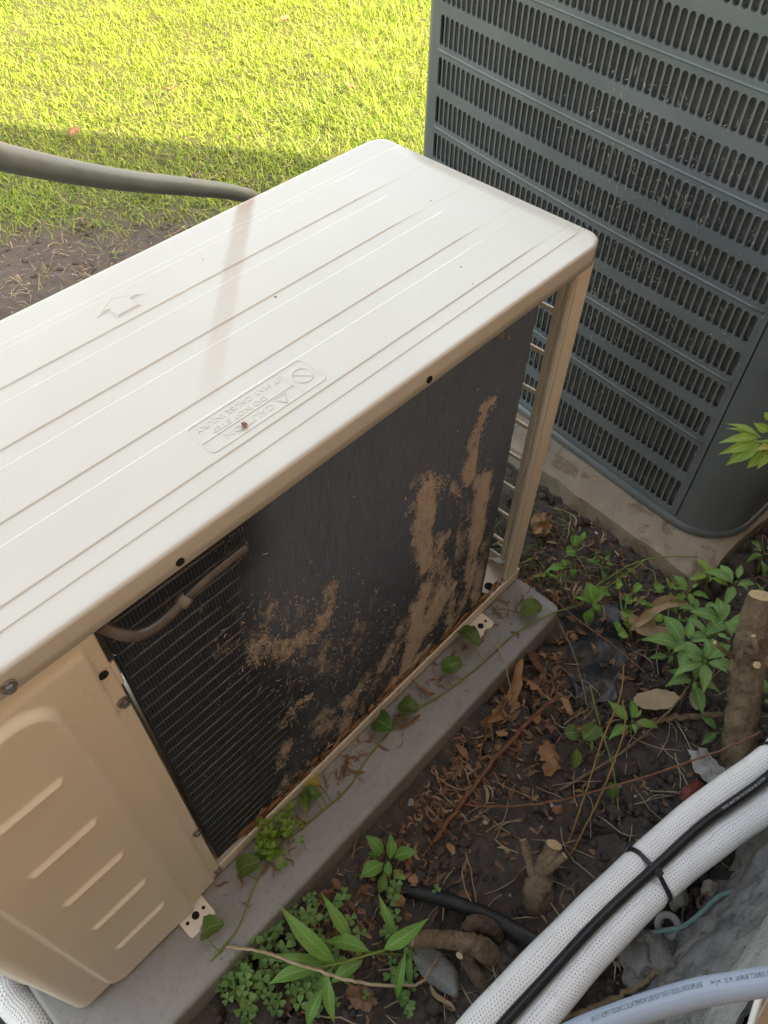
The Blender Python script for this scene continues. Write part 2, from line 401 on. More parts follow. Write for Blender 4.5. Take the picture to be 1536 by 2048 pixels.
def m_cut():
    t = NT('fresh_cut_wood'); p = t.pos(); sx = t.new('ShaderNodeSeparateXYZ'); t.link(t.coord('UV'), sx.inputs[0])
    ring = t.math('SINE', t.math('MULTIPLY', t.math('ADD', sx.outputs[0], t.math('MULTIPLY', t.noise(p, 60, 3), .12)), 38.0))
    c = t.mix(t.ramp(ring, [(.2, 0.0), (1.0, .5)]), t.mix(t.noise(p, 120, 5), (.66, .50, .30), (.50, .35, .20)), (.36, .23, .12))
    c = t.mix(t.ramp(sx.outputs[0], [(.90, 0.0), (.99, .9)]), c, (.16, .09, .05))
    return t.fin(c, .85, t.bump(t.noise(t.scale(p, (1, 6, 1)), 180, 4), .7, .002), .2)
CUT = m_cut()
TWIGR = simple('red_brown_stem', (.16, .06, .035), (.23, .11, .06), .65, 60, .3, 300)
TWIGB = simple('dry_brown_twig', (.15, .10, .065), (.25, .17, .105), .8, 60, .4, 300)
TWIGY = simple('yellow_stem', (.26, .15, .045), (.36, .22, .075), .55, 40)
TWIGS = simple('pale_straw', (.36, .27, .17), (.47, .38, .26), .75, 50)
STEMG = simple('green_stem', (.12, .20, .035), (.20, .26, .06), .5, 50)
DRYA = leafmat('dry_orange_leaf', (.22, .105, .05), (.42, .235, .12), .7, .15, 40)
DRYB = leafmat('dry_tan_leaf', (.33, .22, .13), (.50, .36, .22), .7, .15, 40)
DRYC = leafmat('dry_brown_leaf', (.15, .075, .045), (.32, .17, .10), .75, .1, 40)
DRYG = leafmat('bleached_grey_leaf', (.30, .28, .26), (.46, .43, .39), .8, .1, 40)
GREEN = leafmat('mid_green_leaf', (.075, .19, .036), (.16, .33, .07), .55, .28, spots=.6)
GREEND = leafmat('deep_green_leaf', (.05, .13, .028), (.10, .21, .046), .42, .25)
GREENB = leafmat('blue_green_leaf', (.085, .19, .05), (.165, .31, .09), .58, .22, spots=.6)
GREENL = leafmat('bright_green_leaf', (.16, .30, .04), (.30, .42, .09), .42, .4)
VINE = leafmat('dark_vine_leaf', (.04, .085, .018), (.10, .16, .035), .48, .2, spots=.8)
YELLOWG = leafmat('yellowed_leaf', (.35, .30, .07), (.42, .36, .10), .5, .3)
GRASS = leafmat('lawn_grass_blades', (.12, .25, .024), (.31, .42, .065), .5, .38, 2.0)
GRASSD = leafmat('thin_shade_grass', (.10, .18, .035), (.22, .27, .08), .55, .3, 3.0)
STRAW = leafmat('dead_grass_straw', (.28, .21, .12), (.46, .37, .24), .75, .1)
PEB = simple('pale_pebbles', (.40, .35, .30), (.24, .21, .18), .8, 60, .4, 300)
WHITEP = simple('white_plastic', (.58, .58, .56), (.68, .67, .64), .5, 30)
GWIRE = simple('green_wire_jacket', (.10, .20, .19), (.16, .27, .25), .5, 60)
REDP = simple('red_plastic_scrap', (.20, .035, .028), (.15, .04, .03), .5, 60)
INK = simple('dark_ink', (.05, .055, .065), None, .6)
INKW = simple('white_ink', (.45, .46, .47), None, .6)
ROOF = simple('brown_shingles', (.09, .075, .065), (.14, .115, .10), .9, 30, .5, 100)
SOFFIT = simple('white_soffit_paint', (.62, .60, .56), (.68, .66, .62), .6, 10)
PALE = simple('pale_dried_specks', (.80, .72, .60), None, .8)
LINT = leafmat('pale_dry_clippings', (.26, .235, .20), (.50, .47, .41), .9, .1, 60)
FLUFF = leafmat('tan_lint_fibres', (.42, .32, .235), (.72, .58, .45), .9, .1, 60)

# ------------------------------------------------------------------ ground
UZ = 0.09                                         # height of the heat pump's base pan over the soil
def lawn_f(x, y):
    return sstep(1.80, 2.36, y + .8 * x + .34 * vnoise(x, y, 2.6, 5))
def soil_h(x, y):
    near = sstep(-.30, -.11, y) * (1 - sstep(.02, .16, x)) * (1 - sstep(.0, .3, y))
    return .010 * vnoise(x, y, 3.1, 1, 3) + .005 * vnoise(x, y, 14, 2, 3) + .016 * near
def soil_z(x, y): return float(soil_h(np.array([x]), np.array([y]))[0])
def build_ground():
    xs = np.concatenate([np.arange(-3.5, -1.3, .06), np.arange(-1.3, 1.0, .0055), np.arange(1.0, 5.6, .06)])
    ys = np.concatenate([np.arange(-.66, .02, .0055), np.arange(.02, .5, .02), np.arange(.5, 2.4, .016), np.arange(2.4, 7.0, .06)])
    X, Y = np.meshgrid(xs, ys, indexing='ij')
    g = np.random.default_rng(3); cell = .075
    wx = X + .02 * vnoise(X, Y, 12, 8); wy = Y + .02 * vnoise(X, Y, 12, 9)
    ci = np.floor(wx / cell).astype(int); cj = np.floor(wy / cell).astype(int); J = g.random((256, 256, 2))
    f1 = np.full(X.shape, 9.); f2 = np.full(X.shape, 9.); h1 = np.zeros(X.shape)
    for a in (-1, 0, 1):
        for b in (-1, 0, 1):
            jj = J[(ci + a) & 255, (cj + b) & 255]; px = (ci + a + jj[..., 0]) * cell; py = (cj + b + jj[..., 1]) * cell
            d = np.hypot(wx - px, wy - py); m = d < f1; f2 = np.where(m, f1, np.minimum(f2, d)); h1 = np.where(m, jj[..., 0], h1); f1 = np.where(m, d, f1)
    bed = (1 - sstep(.25, .5, Y)) * (1 - sstep(.6, .9, X))
    cmask = sstep(-.15, .25, vnoise(X, Y, 5, 11)) * bed
    edge = f2 - f1; crack = (1 - sstep(.0015, .0075, edge)) * cmask
    Z = soil_h(X, Y) - .022 * crack + bed * (h1 - .5) * .006 * sstep(.003, .02, edge)
    Z += .0065 * vnoise(X, Y, 40, 12, 4) * (bed + .5) + .014 * np.abs(vnoise(X, Y, 17, 13, 4)) * sstep(.45, .7, Y)
    L = .8 * lawn_f(X, Y) * sstep(.8, 1.3, Y + .6 * np.maximum(X, 0))
    far = sstep(3.0, 5.0, np.abs(X)); Z = Z * (1 - far)
    o = obj('soil_bed', np.stack([X, Y, Z], -1), gridF(len(xs), len(ys)), SOIL, attr={'crack': crack, 'lawn': L})
    tag(o, 'dark cracked clay soil bed around the two outdoor units', None, kind='structure')
    # the yard out to the horizon
    s = 400; V = [(-s,-s,-.05),(s,-s,-.05),(s,s,-.05),(-s,s,-.05)]
    t = NT('far_lawn'); p = t.pos()
    c = t.mix(t.noise(p, 1.5, 8, .7), (.075, .12, .02), (.17, .22, .045)); far_m = t.fin(c, .9, t.bump(t.noise(p, 80, 5), .8, .02), .2)
    tag(obj('ground', V, [(0,1,2,3)], far_m, smooth=False), 'wide green lawn running away from the house', kind='structure')
build_ground()

# ------------------------------------------------------------------ the house behind the viewer
def build_house():
    hx0, hx1, hy0, hy1, hz = -7.0, 2.35, -9.0, -.60, 2.75
    h = empty('brick_house', (-2, -4, 0))
    tag(h, 'red brick house wall on rough grey concrete foundation at lower right', 'house')
    wall = MB()
    wall.box((hx0, hy0, .27), (hx1, hy1 - .006, hz)); wo = wall.build('wall', BRICKW, h, smooth=False)
    # foundation: rough poured concrete that bulges out at the foot
    xs = np.concatenate([np.linspace(hx0, -1.0, 60), np.linspace(-.98, .35, 190), np.linspace(.4, hx1 + .02, 40)]); ts = np.linspace(0, 1, 46)
    X, T = np.meshgrid(xs, ts, indexing='ij')
    prof_y = np.interp(ts, [0, .25, .5, .8, .88, 1.0], [-.535, -.546, -.562, -.580, -.589, -.606]); prof_z = np.interp(ts, [0, .25, .5, .88, 1.0], [-.06, .02, .12, .265, .278])
    Y = prof_y[None, :] + .016 * vnoise(X, T * .35, 9, 21, 4) + .012 * vnoise(X, T * .35, 34, 22, 4); Y += .022 * vnoise(X, X * 0, 2.3, 25) * (1 - T) ** 1.5
    Z = prof_z[None, :] + .014 * vnoise(X, T * .35, 12, 23, 4) * (1 - T * .7)
    obj('foundation', np.stack([X, Y, Z], -1), gridF(len(xs), len(ts)), CONCR, h)
    mb = MB(); mb.box((hx0, hy0 + .1, -.05), (hx1 + .01, hy1 - .03, .268)); mb.build('foundation_core', CONCR, h, smooth=False)
    # smeared mortar band under the first course
    xs = np.linspace(-1.1, .5, 220); ts = np.linspace(0, 1, 16); X, T = np.meshgrid(xs, ts, indexing='ij')
    w = .055 + .03 * vnoise(X[:, :1], X[:, :1] * 0, 7, 31)
    Z = .292 - T * w; Yb = np.interp(Z, [.2, .265, .30], [-.570, -.585, -.597]) + .012 * np.sin(T * np.pi) + .006 * vnoise(X, T, 20, 32, 4)
    obj('mortar_band', np.stack([X, Yb, Z], -1), gridF(len(xs), len(ts)), MORTAR, h)
    # the lowest courses, brick by brick
    bm_ = MB(); bm_.box((-.0995, -.03, -.0315), (.0995, .012, .0315), .004)
    first = None
    for r in range(7):
        for k in range(9):
            x = -1.35 + k * .21 + (.105 if r % 2 else 0); z = .292 + .0325 + r * .075
            if first is None:
                first = bm_.build('brick', BRICK, h); first.location = Vector((x, hy1, z)) - h.location; continue
            dupe(first, h, Vector((x, hy1 - random.random() * .003, z)) - h.location)
    roof = MB(); e = .14
    x0, x1, y0, y1 = hx0 - e, hx1 + .12, hy0 - e, hy1 + e; zr = hz + 1.1; ym = (y0 + y1) / 2
    roof.add([(x0,y0,hz+.02),(x1,y0,hz+.02),(x1,y1,hz+.02),(x0,y1,hz+.02),(x0+3.5,ym,zr),(x1-3.5,ym,zr)],
             [(0,1,5,4),(1,2,5),(2,3,4,5),(3,0,4)])
    ro = roof.build('roof', ROOF, h, smooth=False)
    sf = MB(); sf.box((x0, y0, hz - .06), (x1, y1, hz + .012)); sf.build('soffit', SOFFIT, h, smooth=False)
build_house()

# ------------------------------------------------------------------ equipment pad under the heat pump
def rounded_slab(x0, x1, y0, y1, z0, z1, r, er, draft=.0, n=8):
    """nested rounded-rectangle loops: side, rounded top edge, top"""
    def loop(ins, z, off):
        P = []; rr = max(r - ins, .001)
        for cx, cy, a0 in ((x1-r, y0+r, -90), (x1-r, y1-r, 0), (x0+r, y1-r, 90), (x0+r, y0+r, 180)):
            for k in range(n + 1):
                a = R_(a0 + 90 * k / n); P.append((cx + (rr + off) * math.cos(a), cy + (rr + off) * math.sin(a), z))
        return P
    L = [loop(0, z0, draft), loop(0, z1 - er, 0)]
    for k in range(1, 6):
        a = R_(90 * k / 5); L.append(loop(er * (1 - math.cos(a)), z1 - er + er * math.sin(a), 0))
    m = len(L[0]); V = [p for l in L for p in l]; F = []
    for i in range(len(L) - 1):
        for j in range(m): F.append((i*m+j, i*m+(j+1) % m, (i+1)*m+(j+1) % m, (i+1)*m+j))
    F.append(tuple((len(L)-1)*m + j for j in range(m)))
    return V, F
pad = empty('equipment_pad', (-.47, .14, 0))
tag(pad, 'low grey plastic pad with rounded edge under the ivory unit', 'pad')
V, F = rounded_slab(-.972, .020, -.100, .42, -.02, .075, .016, .008, .003)
obj('slab', V, F, PAD, pad, autosmooth=40)


# ------------------------------------------------------------------ the ivory heat pump
hp = empty('heat_pump_unit', (-.47, .18, .075))
tag(hp, 'ivory outdoor heat pump unit with ribbed lid and exposed dirty coil', 'heat pump')
# --- lid
LX0, LX1, LY0, LY1, LZ = -1.002, .016, -.004, .366, UZ + .700
def lid_h(x, y):
    h = .0009 * sstep(.0247, .0263, y) * (1 - sstep(.3252, .3268, y)) * (1 - sstep(-.001, .004, x)) * sstep(-.93, -.925, x)
    for a, b, e in ((.044, .096, -.045), (.117, .172, -.075), (.192, .246, -.105), (.265, .316, -.085)):
        w = sstep(a - .0010, a + .0010, y) * (1 - sstep(b - .0010, b + .0010, y))
        h = h + .0012 * w * (1 - sstep(e - .05, e + .02, x))
    return h
def build_lid():
    r, er = .024, .0045; ins = er
    def xext(y):
        d = r - ins; yy = np.clip(np.maximum(LY0 + r - y, y - (LY1 - r)), 0, d); return r - np.sqrt(np.maximum(d*d - yy*yy, 0))
    ys = np.unique(np.round(np.concatenate([np.linspace(LY0 + ins, LY1 - ins, 90)] + [np.linspace(c_ - .0016, c_ + .0016, 11) for c_ in (.0255, .044, .096, .117, .172, .192, .246, .265, .316, .326)]), 5)); us = np.linspace(0, 1, 150)
    V = []
    for y in ys:
        e = xext(y); xs = LX0 + e + us * (LX1 - LX0 - 2 * e); V.append(np.stack([xs, np.full_like(xs, y), LZ + lid_h(xs, y) - .0010], 1))
    V = np.array(V); ny, nx = V.shape[:2]; F = [(i*nx+j, i*nx+j+1, (i+1)*nx+j+1, (i+1)*nx+j) for i in range(ny-1) for j in range(nx-1)]
    bl = [(0, j) for j in range(nx)] + [(i, nx-1) for i in range(1, ny)] + [(ny-1, j) for j in range(nx-2, -1, -1)] + [(i, 0) for i in range(ny-2, 0, -1)]
    idx = [i*nx+j for i, j in bl]; P = V.reshape(-1, 3); allV = [P]; n0 = len(P); prev = idx; m = len(idx)
    core_lo = np.array([LX0 + r, LY0 + r]); core_hi = np.array([LX1 - r, LY1 - r]); B = P[idx]
    q = np.clip(B[:, :2], core_lo, core_hi); nrm = B[:, :2] - q; nrm /= np.linalg.norm(nrm, axis=1)[:, None] + 1e-9
    steps = [(er*math.sin(R_(a)), -er*(1-math.cos(R_(a)))) for a in (22, 45, 68, 90)] + [(er, -.018), (er + .0008, -.0275), (er - .001, -.0285), (er - .003, -.0275), (er - .003, -.012)]
    for off, dz in steps:
        L = np.concatenate([B[:, :2] + nrm * off, np.full((m, 1), LZ - .001 + dz)], 1); allV.append(L)
        cur = list(range(n0, n0 + m)); F += [(prev[k], cur[k], cur[(k+1) % m], prev[(k+1) % m]) for k in range(m)]; prev = cur; n0 += m
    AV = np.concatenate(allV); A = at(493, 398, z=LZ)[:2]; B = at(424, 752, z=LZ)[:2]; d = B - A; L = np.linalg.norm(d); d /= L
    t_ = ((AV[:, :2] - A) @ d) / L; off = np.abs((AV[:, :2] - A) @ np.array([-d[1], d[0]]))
    tone_patch = (1 - sstep(.008, .0125, off + .002*vnoise(AV[:, 0], AV[:, 1], 60, 91))) * sstep(-.05, .0, t_) * np.interp(t_, [0, .12, .45, 1.0, 1.15], [.85, .52, .32, .14, 0])  # brown band from the back edge, fading along its length
    gr = np.zeros(len(AV))  # brown rib lines: grime, and the steps' shade put into the colour
    for yb in (.0255, .044, .117, .192, .265): gr = np.maximum(gr, np.exp(-((AV[:, 1] - yb + .0008)/.0008)**2) * (.55 + .5*vnoise(AV[:, 0], AV[:, 1], 14, 92)))
    gr = np.maximum(gr, np.exp(-((AV[:, 0] - .004)/.0014)**2) * .5 * (AV[:, 1] > .026)) * (AV[:, 2] > LZ - .004)
    return obj('lid', AV, F, LID, hp, attr={'tone_patch': tone_patch, 'shade_grime': gr})
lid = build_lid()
def strip_poly(P, w, closed=False, z0=0.0, h=.0006):
    """raised bead with sloping sides along a 2-D path on the lid"""
    P = np.asarray(P, float)
    if closed: P = np.vstack([P, P[:1]])
    V = []; F = []
    n = len(P)
    for i in range(n):
        a = P[(i-1) % (n-1)] if closed else P[max(i-1, 0)]; b = P[(i+1) % (n-1) if closed and i == n-1 else min(i+1, n-1)]
        if closed and i == n-1: a, b = P[n-2], P[1]
        if closed and i == 0: a = P[n-2]
        t1 = P[i] - a; t2 = b - P[i]
        t1 = t1 / (np.linalg.norm(t1) + 1e-9); t2 = t2 / (np.linalg.norm(t2) + 1e-9)
        if np.linalg.norm(t1) < .5: t1 = t2
        if np.linalg.norm(t2) < .5: t2 = t1
        t = t1 + t2; t /= np.linalg.norm(t) + 1e-9; nn = np.array([-t[1], t[0]]); k = 1 / max(.35, abs(nn @ np.array([-t1[1], t1[0]])))
        for s, hh in ((-1, 0), (-.45, 1), (.45, 1), (1, 0)):
            p = P[i] + nn * s * w * .5 * k; V.append((p[0], p[1], LZ - .0009 + lid_h(p[0], p[1]) + z0 + (h if hh else -.0003)))
    for i in range(n - 1):
        for j in range(3): F.append((i*4+j, i*4+j+1, (i+1)*4+j+1, (i+1)*4+j))
    return V, [f[::-1] for f in F]
# raised arrow that points to the fan side
arrow = np.array([(-.490, .2925), (-.461, .310), (-.432, .2925), (-.446, .2925), (-.446, .2765), (-.476, .2765), (-.476, .2925)])
def inset(P, d):
    c = P.mean(0); n = len(P); out = []
    for i in range(n):
        a, b, c_ = P[i-1], P[i], P[(i+1) % n]; t1 = (b-a)/np.linalg.norm(b-a); t2 = (c_-b)/np.linalg.norm(c_-b)
        n1 = np.array([t1[1], -t1[0]]); n2 = np.array([t2[1], -t2[0]]); m = n1 + n2; m /= (1 + n1 @ n2); out.append(b + m * d)
    return np.array(out)
ai = inset(arrow, .0026); n = len(arrow); zb = LZ - .001 + .0021
V = [(x, y, zb - .0006) for x, y in arrow] + [(x, y, zb + .0014) for x, y in ai]
obj('embossed_arrow', V, [(i, (i+1) % n, n+(i+1) % n, n+i) for i in range(n)] + [tuple(range(n, 2*n))], LID, lid, smooth=False)
ol = MB(); ol.add(*strip_poly(np.vstack([arrow]), .0016, True, 0.0, .0003)); obj('arrow_outline', np.concatenate(ol.V), ol.F, LID, lid)
# embossed warning plate: frame, dividers, prohibition sign, triangle, lettering readable from the fan side
pl = MB(); rr = .006; fr = []
for cx, cy, a0 in ((-.391-rr, .0525+rr, -90), (-.391-rr, .093-rr, 0), (-.532+rr, .093-rr, 90), (-.532+rr, .0525+rr, 180)):
    for k in range(6): a = R_(a0 + 18 * k); fr.append((cx + rr * math.cos(a), cy + rr * math.sin(a)))
pl.add(*strip_poly(fr, .0020, True)); pl.add(*strip_poly([(-.531, .0690), (-.4215, .0690)], .0018)); pl.add(*strip_poly([(-.4210, .0545), (-.4210, .0925)], .0016))
obj('warning_plate_frame', np.concatenate(pl.V), pl.F, LID, lid)
sg = MB(); sg.add(*strip_poly([(-.4055 + .0105*math.cos(a), .0725 + .0105*math.sin(a)) for a in np.linspace(0, 2*math.pi, 28)[:-1]], .0018, True))
sg.add(*strip_poly([(-.4125, .0800), (-.3985, .0650)], .0018)); obj('prohibition_sign', np.concatenate(sg.V), sg.F, LID, lid)
tr = MB(); tr.add(*strip_poly([(-.4345, .0665), (-.4485, .0665), (-.4415, .0550)], .0016, True)); obj('warning_triangle', np.concatenate(tr.V), tr.F, LID, lid)
for s, size, x0, ytop in (('CAUTION', .0105, -.4520, .0572), ('DO NOT STEP', .0092, -.4500, .0713), ('IT MAY CAUSE INJURY', .0088, -.4240, .0815)):
    TV, TF = text_mesh(s, size); w = TV[:, 0].max()
    ln = {'CAUTION': .058, 'DO NOT STEP': .064, 'IT MAY CAUSE INJURY': .101}[s]
    wx = x0 - TV[:, 0] * ln / w; wy = ytop + (size * .72 - TV[:, 1])
    nV = len(TV); zt = LZ - .001 + .0021
    V = np.concatenate([np.stack([wx, wy, np.full(nV, zt + .0004)], 1), np.stack([wx, wy, np.full(nV, zt - .0005)], 1)])
    ec = {}
    for f in TF:
        for a, b in zip(f, f[1:] + f[:1]): ec[(a, b)] = 1
    side = [(b, a, a + nV, b + nV) for (a, b) in ec if (b, a) not in ec]
    obj('embossed_lettering', V, list(TF) + side, LID, lid, smooth=False)
# lid skirt holes and screw
def disc(mb, c, n, r, depth=.002, seg=14):
    n = np.asarray(n, float); n /= np.linalg.norm(n); a = np.cross(n, [0, 0, 1]) if abs(n[2]) < .9 else np.array([1., 0, 0]); a /= np.linalg.norm(a); b = np.cross(n, a)
    c = np.asarray(c, float); V = [c + n * depth + r * (math.cos(t) * a + math.sin(t) * b) for t in np.linspace(0, 2*math.pi, seg, endpoint=False)]
    V += [v - n * depth * 1.6 for v in V]; mb.add(V, [tuple(range(seg))] + [(i, seg+i, seg+(i+1) % seg, (i+1) % seg) for i in range(seg)])
for x in (-.617, -.304):
    mb = MB(); disc(mb, (x, LY0, UZ + .679), (0, -1, 0), .0042, .0012); mb.build('lid_hole', DARK, lid, smooth=False)
def screw(c, n, parent, r=.0048):
    mb = MB(); disc(mb, c, n, r * 1.35, .0014, 18); n = np.asarray(n, float); disc(mb, np.asarray(c) + n * .001, n, r, .0034, 6); mb.build('screw', STEEL, parent, smooth=False)
screw((-.772, LY0 - .0008, UZ + .6805), (0, -1, 0), lid)

# --- service panel: wraps round the left corner; heightfield pressed into the sheet
def panel_pt(s):
    """arc length from the coil-side edge -> x, y, normal"""
    r = .014; L1 = .220; ph = R_(66); La = r * ph; Ls = .118; r2 = .03; pe = math.pi/2 - ph; Lb = r2 * pe
    if s < L1: return (-.702 - s, 0, 0, -1)
    s -= L1
    if s < La: a = s / r; return (-.922 - r * math.sin(a), r - r * math.cos(a), -math.sin(a), -math.cos(a))
    s -= La; x, y = -.922 - r * math.sin(ph), r - r * math.cos(ph); c, q = math.cos(ph), math.sin(ph)
    if s < Ls: return (x - c * s, y + q * s, -q, -c)
    x, y = x - c * Ls, y + q * Ls; s -= Ls
    if s < Lb: a = ph + s / r2; return (x - r2 * (math.sin(a) - q), y + r2 * (c - math.cos(a)), -math.sin(a), -math.cos(a))
    a = math.pi/2; return (x - r2 * (1 - q), y + r2 * c + s - Lb, -1, 0)
def build_panel():
    z0, z1 = -.004, .6715; S = np.concatenate([np.linspace(0, .38, 240), np.linspace(.385, .575, 40)]); Zs = np.linspace(z0, z1, 330)
    X = np.array([panel_pt(s) for s in S]); s2, zz = np.meshgrid(S, Zs, indexing='ij'); xx = -.702 - s2
    h = np.zeros_like(s2)
    h += .0045 * (1 - sstep(-.7185, -.7125, xx)) * sstep(0, .02, .668 - zz)                         # step beside the edge flange
    d_r = -.757 - xx; d_l = xx + .893; d_t = .642 - zz; d_b = zz + .012                           # raised field with a rounded corner
    cr = .034; qx = np.maximum(cr - d_r, 0); qy = np.maximum(cr - d_t, 0); qx2 = np.maximum(cr - d_l, 0); qy2 = np.maximum(cr - d_b, 0)
    dist = np.where((d_r < cr) & (d_t < cr), cr - np.hypot(qx, qy), np.minimum(d_r, d_t)); dist2 = np.where((d_l < cr) & (d_b < cr), cr - np.hypot(qx2, qy2), np.minimum(d_l, d_b))
    h += .0080 * sstep(-.003, .0045, np.minimum(dist, dist2))
    for k in range(6):                                                                              # pressed louvre ridges
        zc = .109 + k * .1065
        if zc > .6: continue
        ex = sstep(-.858, -.850, xx) * (1 - sstep(-.788, -.780, xx)); v = zz - zc
        h += .0052 * ex * sstep(-.0040, -.0010, v) * (1 - sstep(-.0010, .0045, v))
    rd = np.hypot(s2 - .335, zz - .062)
    h += -.005 * (1 - sstep(.026, .036, rd)) + .002 * np.exp(-((rd - .042) / .005) ** 2)
    h += .0008 * vnoise(s2, zz, 6, 41, 2)
    V = np.stack([X[:, 0:1] + X[:, 2:3] * h, X[:, 1:2] + X[:, 3:4] * h, zz + UZ], -1)
    V = V.reshape(-1, 3); F = [f[::-1] for f in gridF(len(S), len(Zs))]
    nz = len(Zs); n0 = len(V)                                                                       # folded edge towards the coil
    E = np.stack([np.full(nz, -.702), np.full(nz, .0105), Zs + UZ], 1); V = np.vstack([V, E]); F += [(j, n0+j, n0+j+1, j+1) for j in range(nz-1)]
    return obj('service_panel', V, F, PAINT, hp)
panel = build_panel()
for x, z in ((-.7070, .552), (-.7055, .180), (-.7050, .008), (-.768, -.001)): screw((x, -.0012, UZ + z), (0, -1, 0), panel, .0044)
mb = MB(); disc(mb, (-.711, -.001, UZ + .608), (0, -1, 0), .0046, .0010); mb.build('knockout_hole', DARK, panel, smooth=False)
mb = MB(); mb.add(*rbox((-.7030, .0005, UZ+.575), (-.6975, .004, UZ+.612), .0008)); mb.build('panel_tab', PAINT, panel)

def stuck():
    mb = MB(); g = np.random.default_rng(44)
    for i in range(130):
        if i < 75: p = np.array(at(g.normal(185, 30), g.normal(1395, 32), y=-.0052))
        else: p = np.array([g.uniform(-.87, -.715), -.0052, UZ + g.uniform(.05, .63)])
        if p[0] > -.722: p[1] = -.0008
        elif p[0] < -.755 and p[2] < UZ + .64: p[1] = -.0133
        a = g.uniform(0, 6.28); L = g.uniform(.002, .008); P = [p]
        for k in range(2): a += g.normal(0, .3); p = p + L/2*np.array([math.cos(a), 0, math.sin(a)]); P.append(p)
        V, F = ribbon(np.array(P), g.uniform(.0003, .0008)); mb.add(V, F)
    tag(mb.build('stuck_clippings', PALE, panel, smooth=False), kind='stuff')
# --- base pan with lip
mb = MB(); mb.box((-.885, .0025, UZ - .006), (.0105, .358, UZ + .001)); pan = mb.build('base_pan', PAINT, hp, smooth=False)
mb = MB(); mb.add(*rbox((-.700, -.0015, UZ - .008), (.0125, .0012, UZ + .0215), .0007)); mb.build('pan_lip', PAINT, pan)
mb = MB(); mb.add(*rbox((.0102, .0012, UZ - .008), (.0125, .360, UZ + .0215), .0007)); mb.build('pan_lip', PAINT, pan)
for (x, y, r) in ((-.046, .022, .0085), (-.070, .019, .006), (-.028, .05, .005)):
    mb = MB(); disc(mb, (x, y, UZ + .001), (0, 0, 1), r, .0006, 18); mb.build('drain_hole', DARK, pan, smooth=False)
def foot(x0, x1, y0, y1):
    """mounting foot: notched plate with three holes"""
    z1 = .0815; z0 = .0755; w = x1 - x0; ym = (y0 + y1) / 2; c = .006
    P = [(x0+c, y0), (x0+.33*w, y0), (x0+.42*w, y0+.004), (x0+.58*w, y0+.004), (x0+.67*w, y0), (x1-c, y0), (x1-c*.3, y0+c*.3), (x1, y0+c), (x1, y1), (x0, y1), (x0, y0+c), (x0+c*.3, y0+c*.3)]
    n = len(P); b = .0012; cx, cy = (x0+x1)/2, ym
    Pi = [(cx+(x-cx)*(1-2*b/w), cy+(y-cy)*(1-2*b/(y1-y0))) for x, y in P]
    V = [(x, y, z0) for x, y in P] + [(x, y, z1-b) for x, y in P] + [(x, y, z1) for x, y in Pi]
    F = [(i, (i+1) % n, n+(i+1) % n, n+i) for i in range(n)] + [(n+i, n+(i+1) % n, 2*n+(i+1) % n, 2*n+i) for i in range(n)] + [tuple(range(2*n, 3*n))]
    fo = obj('mounting_foot', V, F, PAINT, hp, smooth=False)
    for dx, r in ((0, .0055), (-.014, .0026), (.014, .0026)):
        mb = MB(); disc(mb, (cx + dx, ym - .003, z1), (0, 0, 1), r, .0005, 16); mb.build('bolt_hole', DARK, fo, smooth=False)
foot(-.786, -.741, -.040, .006); foot(-.142, -.094, -.032, .004)

# --- corner post, side guard, casing
mb = MB(); prf = [(-.0265, -.0010), (.0030, -.0010)] + [(.0030 + .007*math.sin(a), -.0010 + .007 - .007*math.cos(a)) for a in np.linspace(.2, math.pi/2, 6)] + [(.0100, .030)]
mb.add([(x, y, z) for z in (UZ + .001, UZ + .6715) for x, y in prf], [(k, k+1, len(prf)+k+1, len(prf)+k) for k in range(len(prf)-1)])
mb.add([(x - (.002 if y > .002 else 0), y + (.002 if y < .004 else 0), z) for z in (UZ + .001, UZ + .6715) for x, y in prf], [(k+1, k, len(prf)+k, len(prf)+k+1) for k in range(len(prf)-1)]); mb.add(*rbox((-.0283, -.0004, UZ+.022), (-.0262, .007, UZ + .6715), .0005))
mb.build('corner_post', PAINT, hp)
guard = MB(); guard.add(*rbox((.0075, .0315, UZ + .0225), (.0098, .041, UZ + .6715), .0005)); guard.add(*rbox((.0075, .34, UZ + .0225), (.0098, .358, UZ + .6715), .0005)); guard.add(*rbox((.0075, .18, UZ + .0225), (.0098, .19, UZ + .6715), .0005))
go = guard.build('side_guard', PAINT, hp)
first = None
for k in range(8):
    z = UZ + .0715 + k * .0725
    if first is None:
        b_ = MB(); b_.add(*rbox((.0055, .0412, z - .006), (.0096, .3398, z + .0015), .0012)); first = b_.build('guard_bar', PAINT, go)
    else: dupe(first, go, Vector(first.location) + Vector((0, 0, z - (UZ + .0715))))
mb = MB(); mb.box((-.986, .352, UZ + .0225), (.0080, .3575, UZ + .6715)); mb.build('front_casing', PAINT, hp, smooth=False)
mb = MB(); mb.box((-.70, .045, UZ + .002), (-.690, .350, UZ + .668)); mb.build('inner_partition', PAINT, hp, smooth=False)

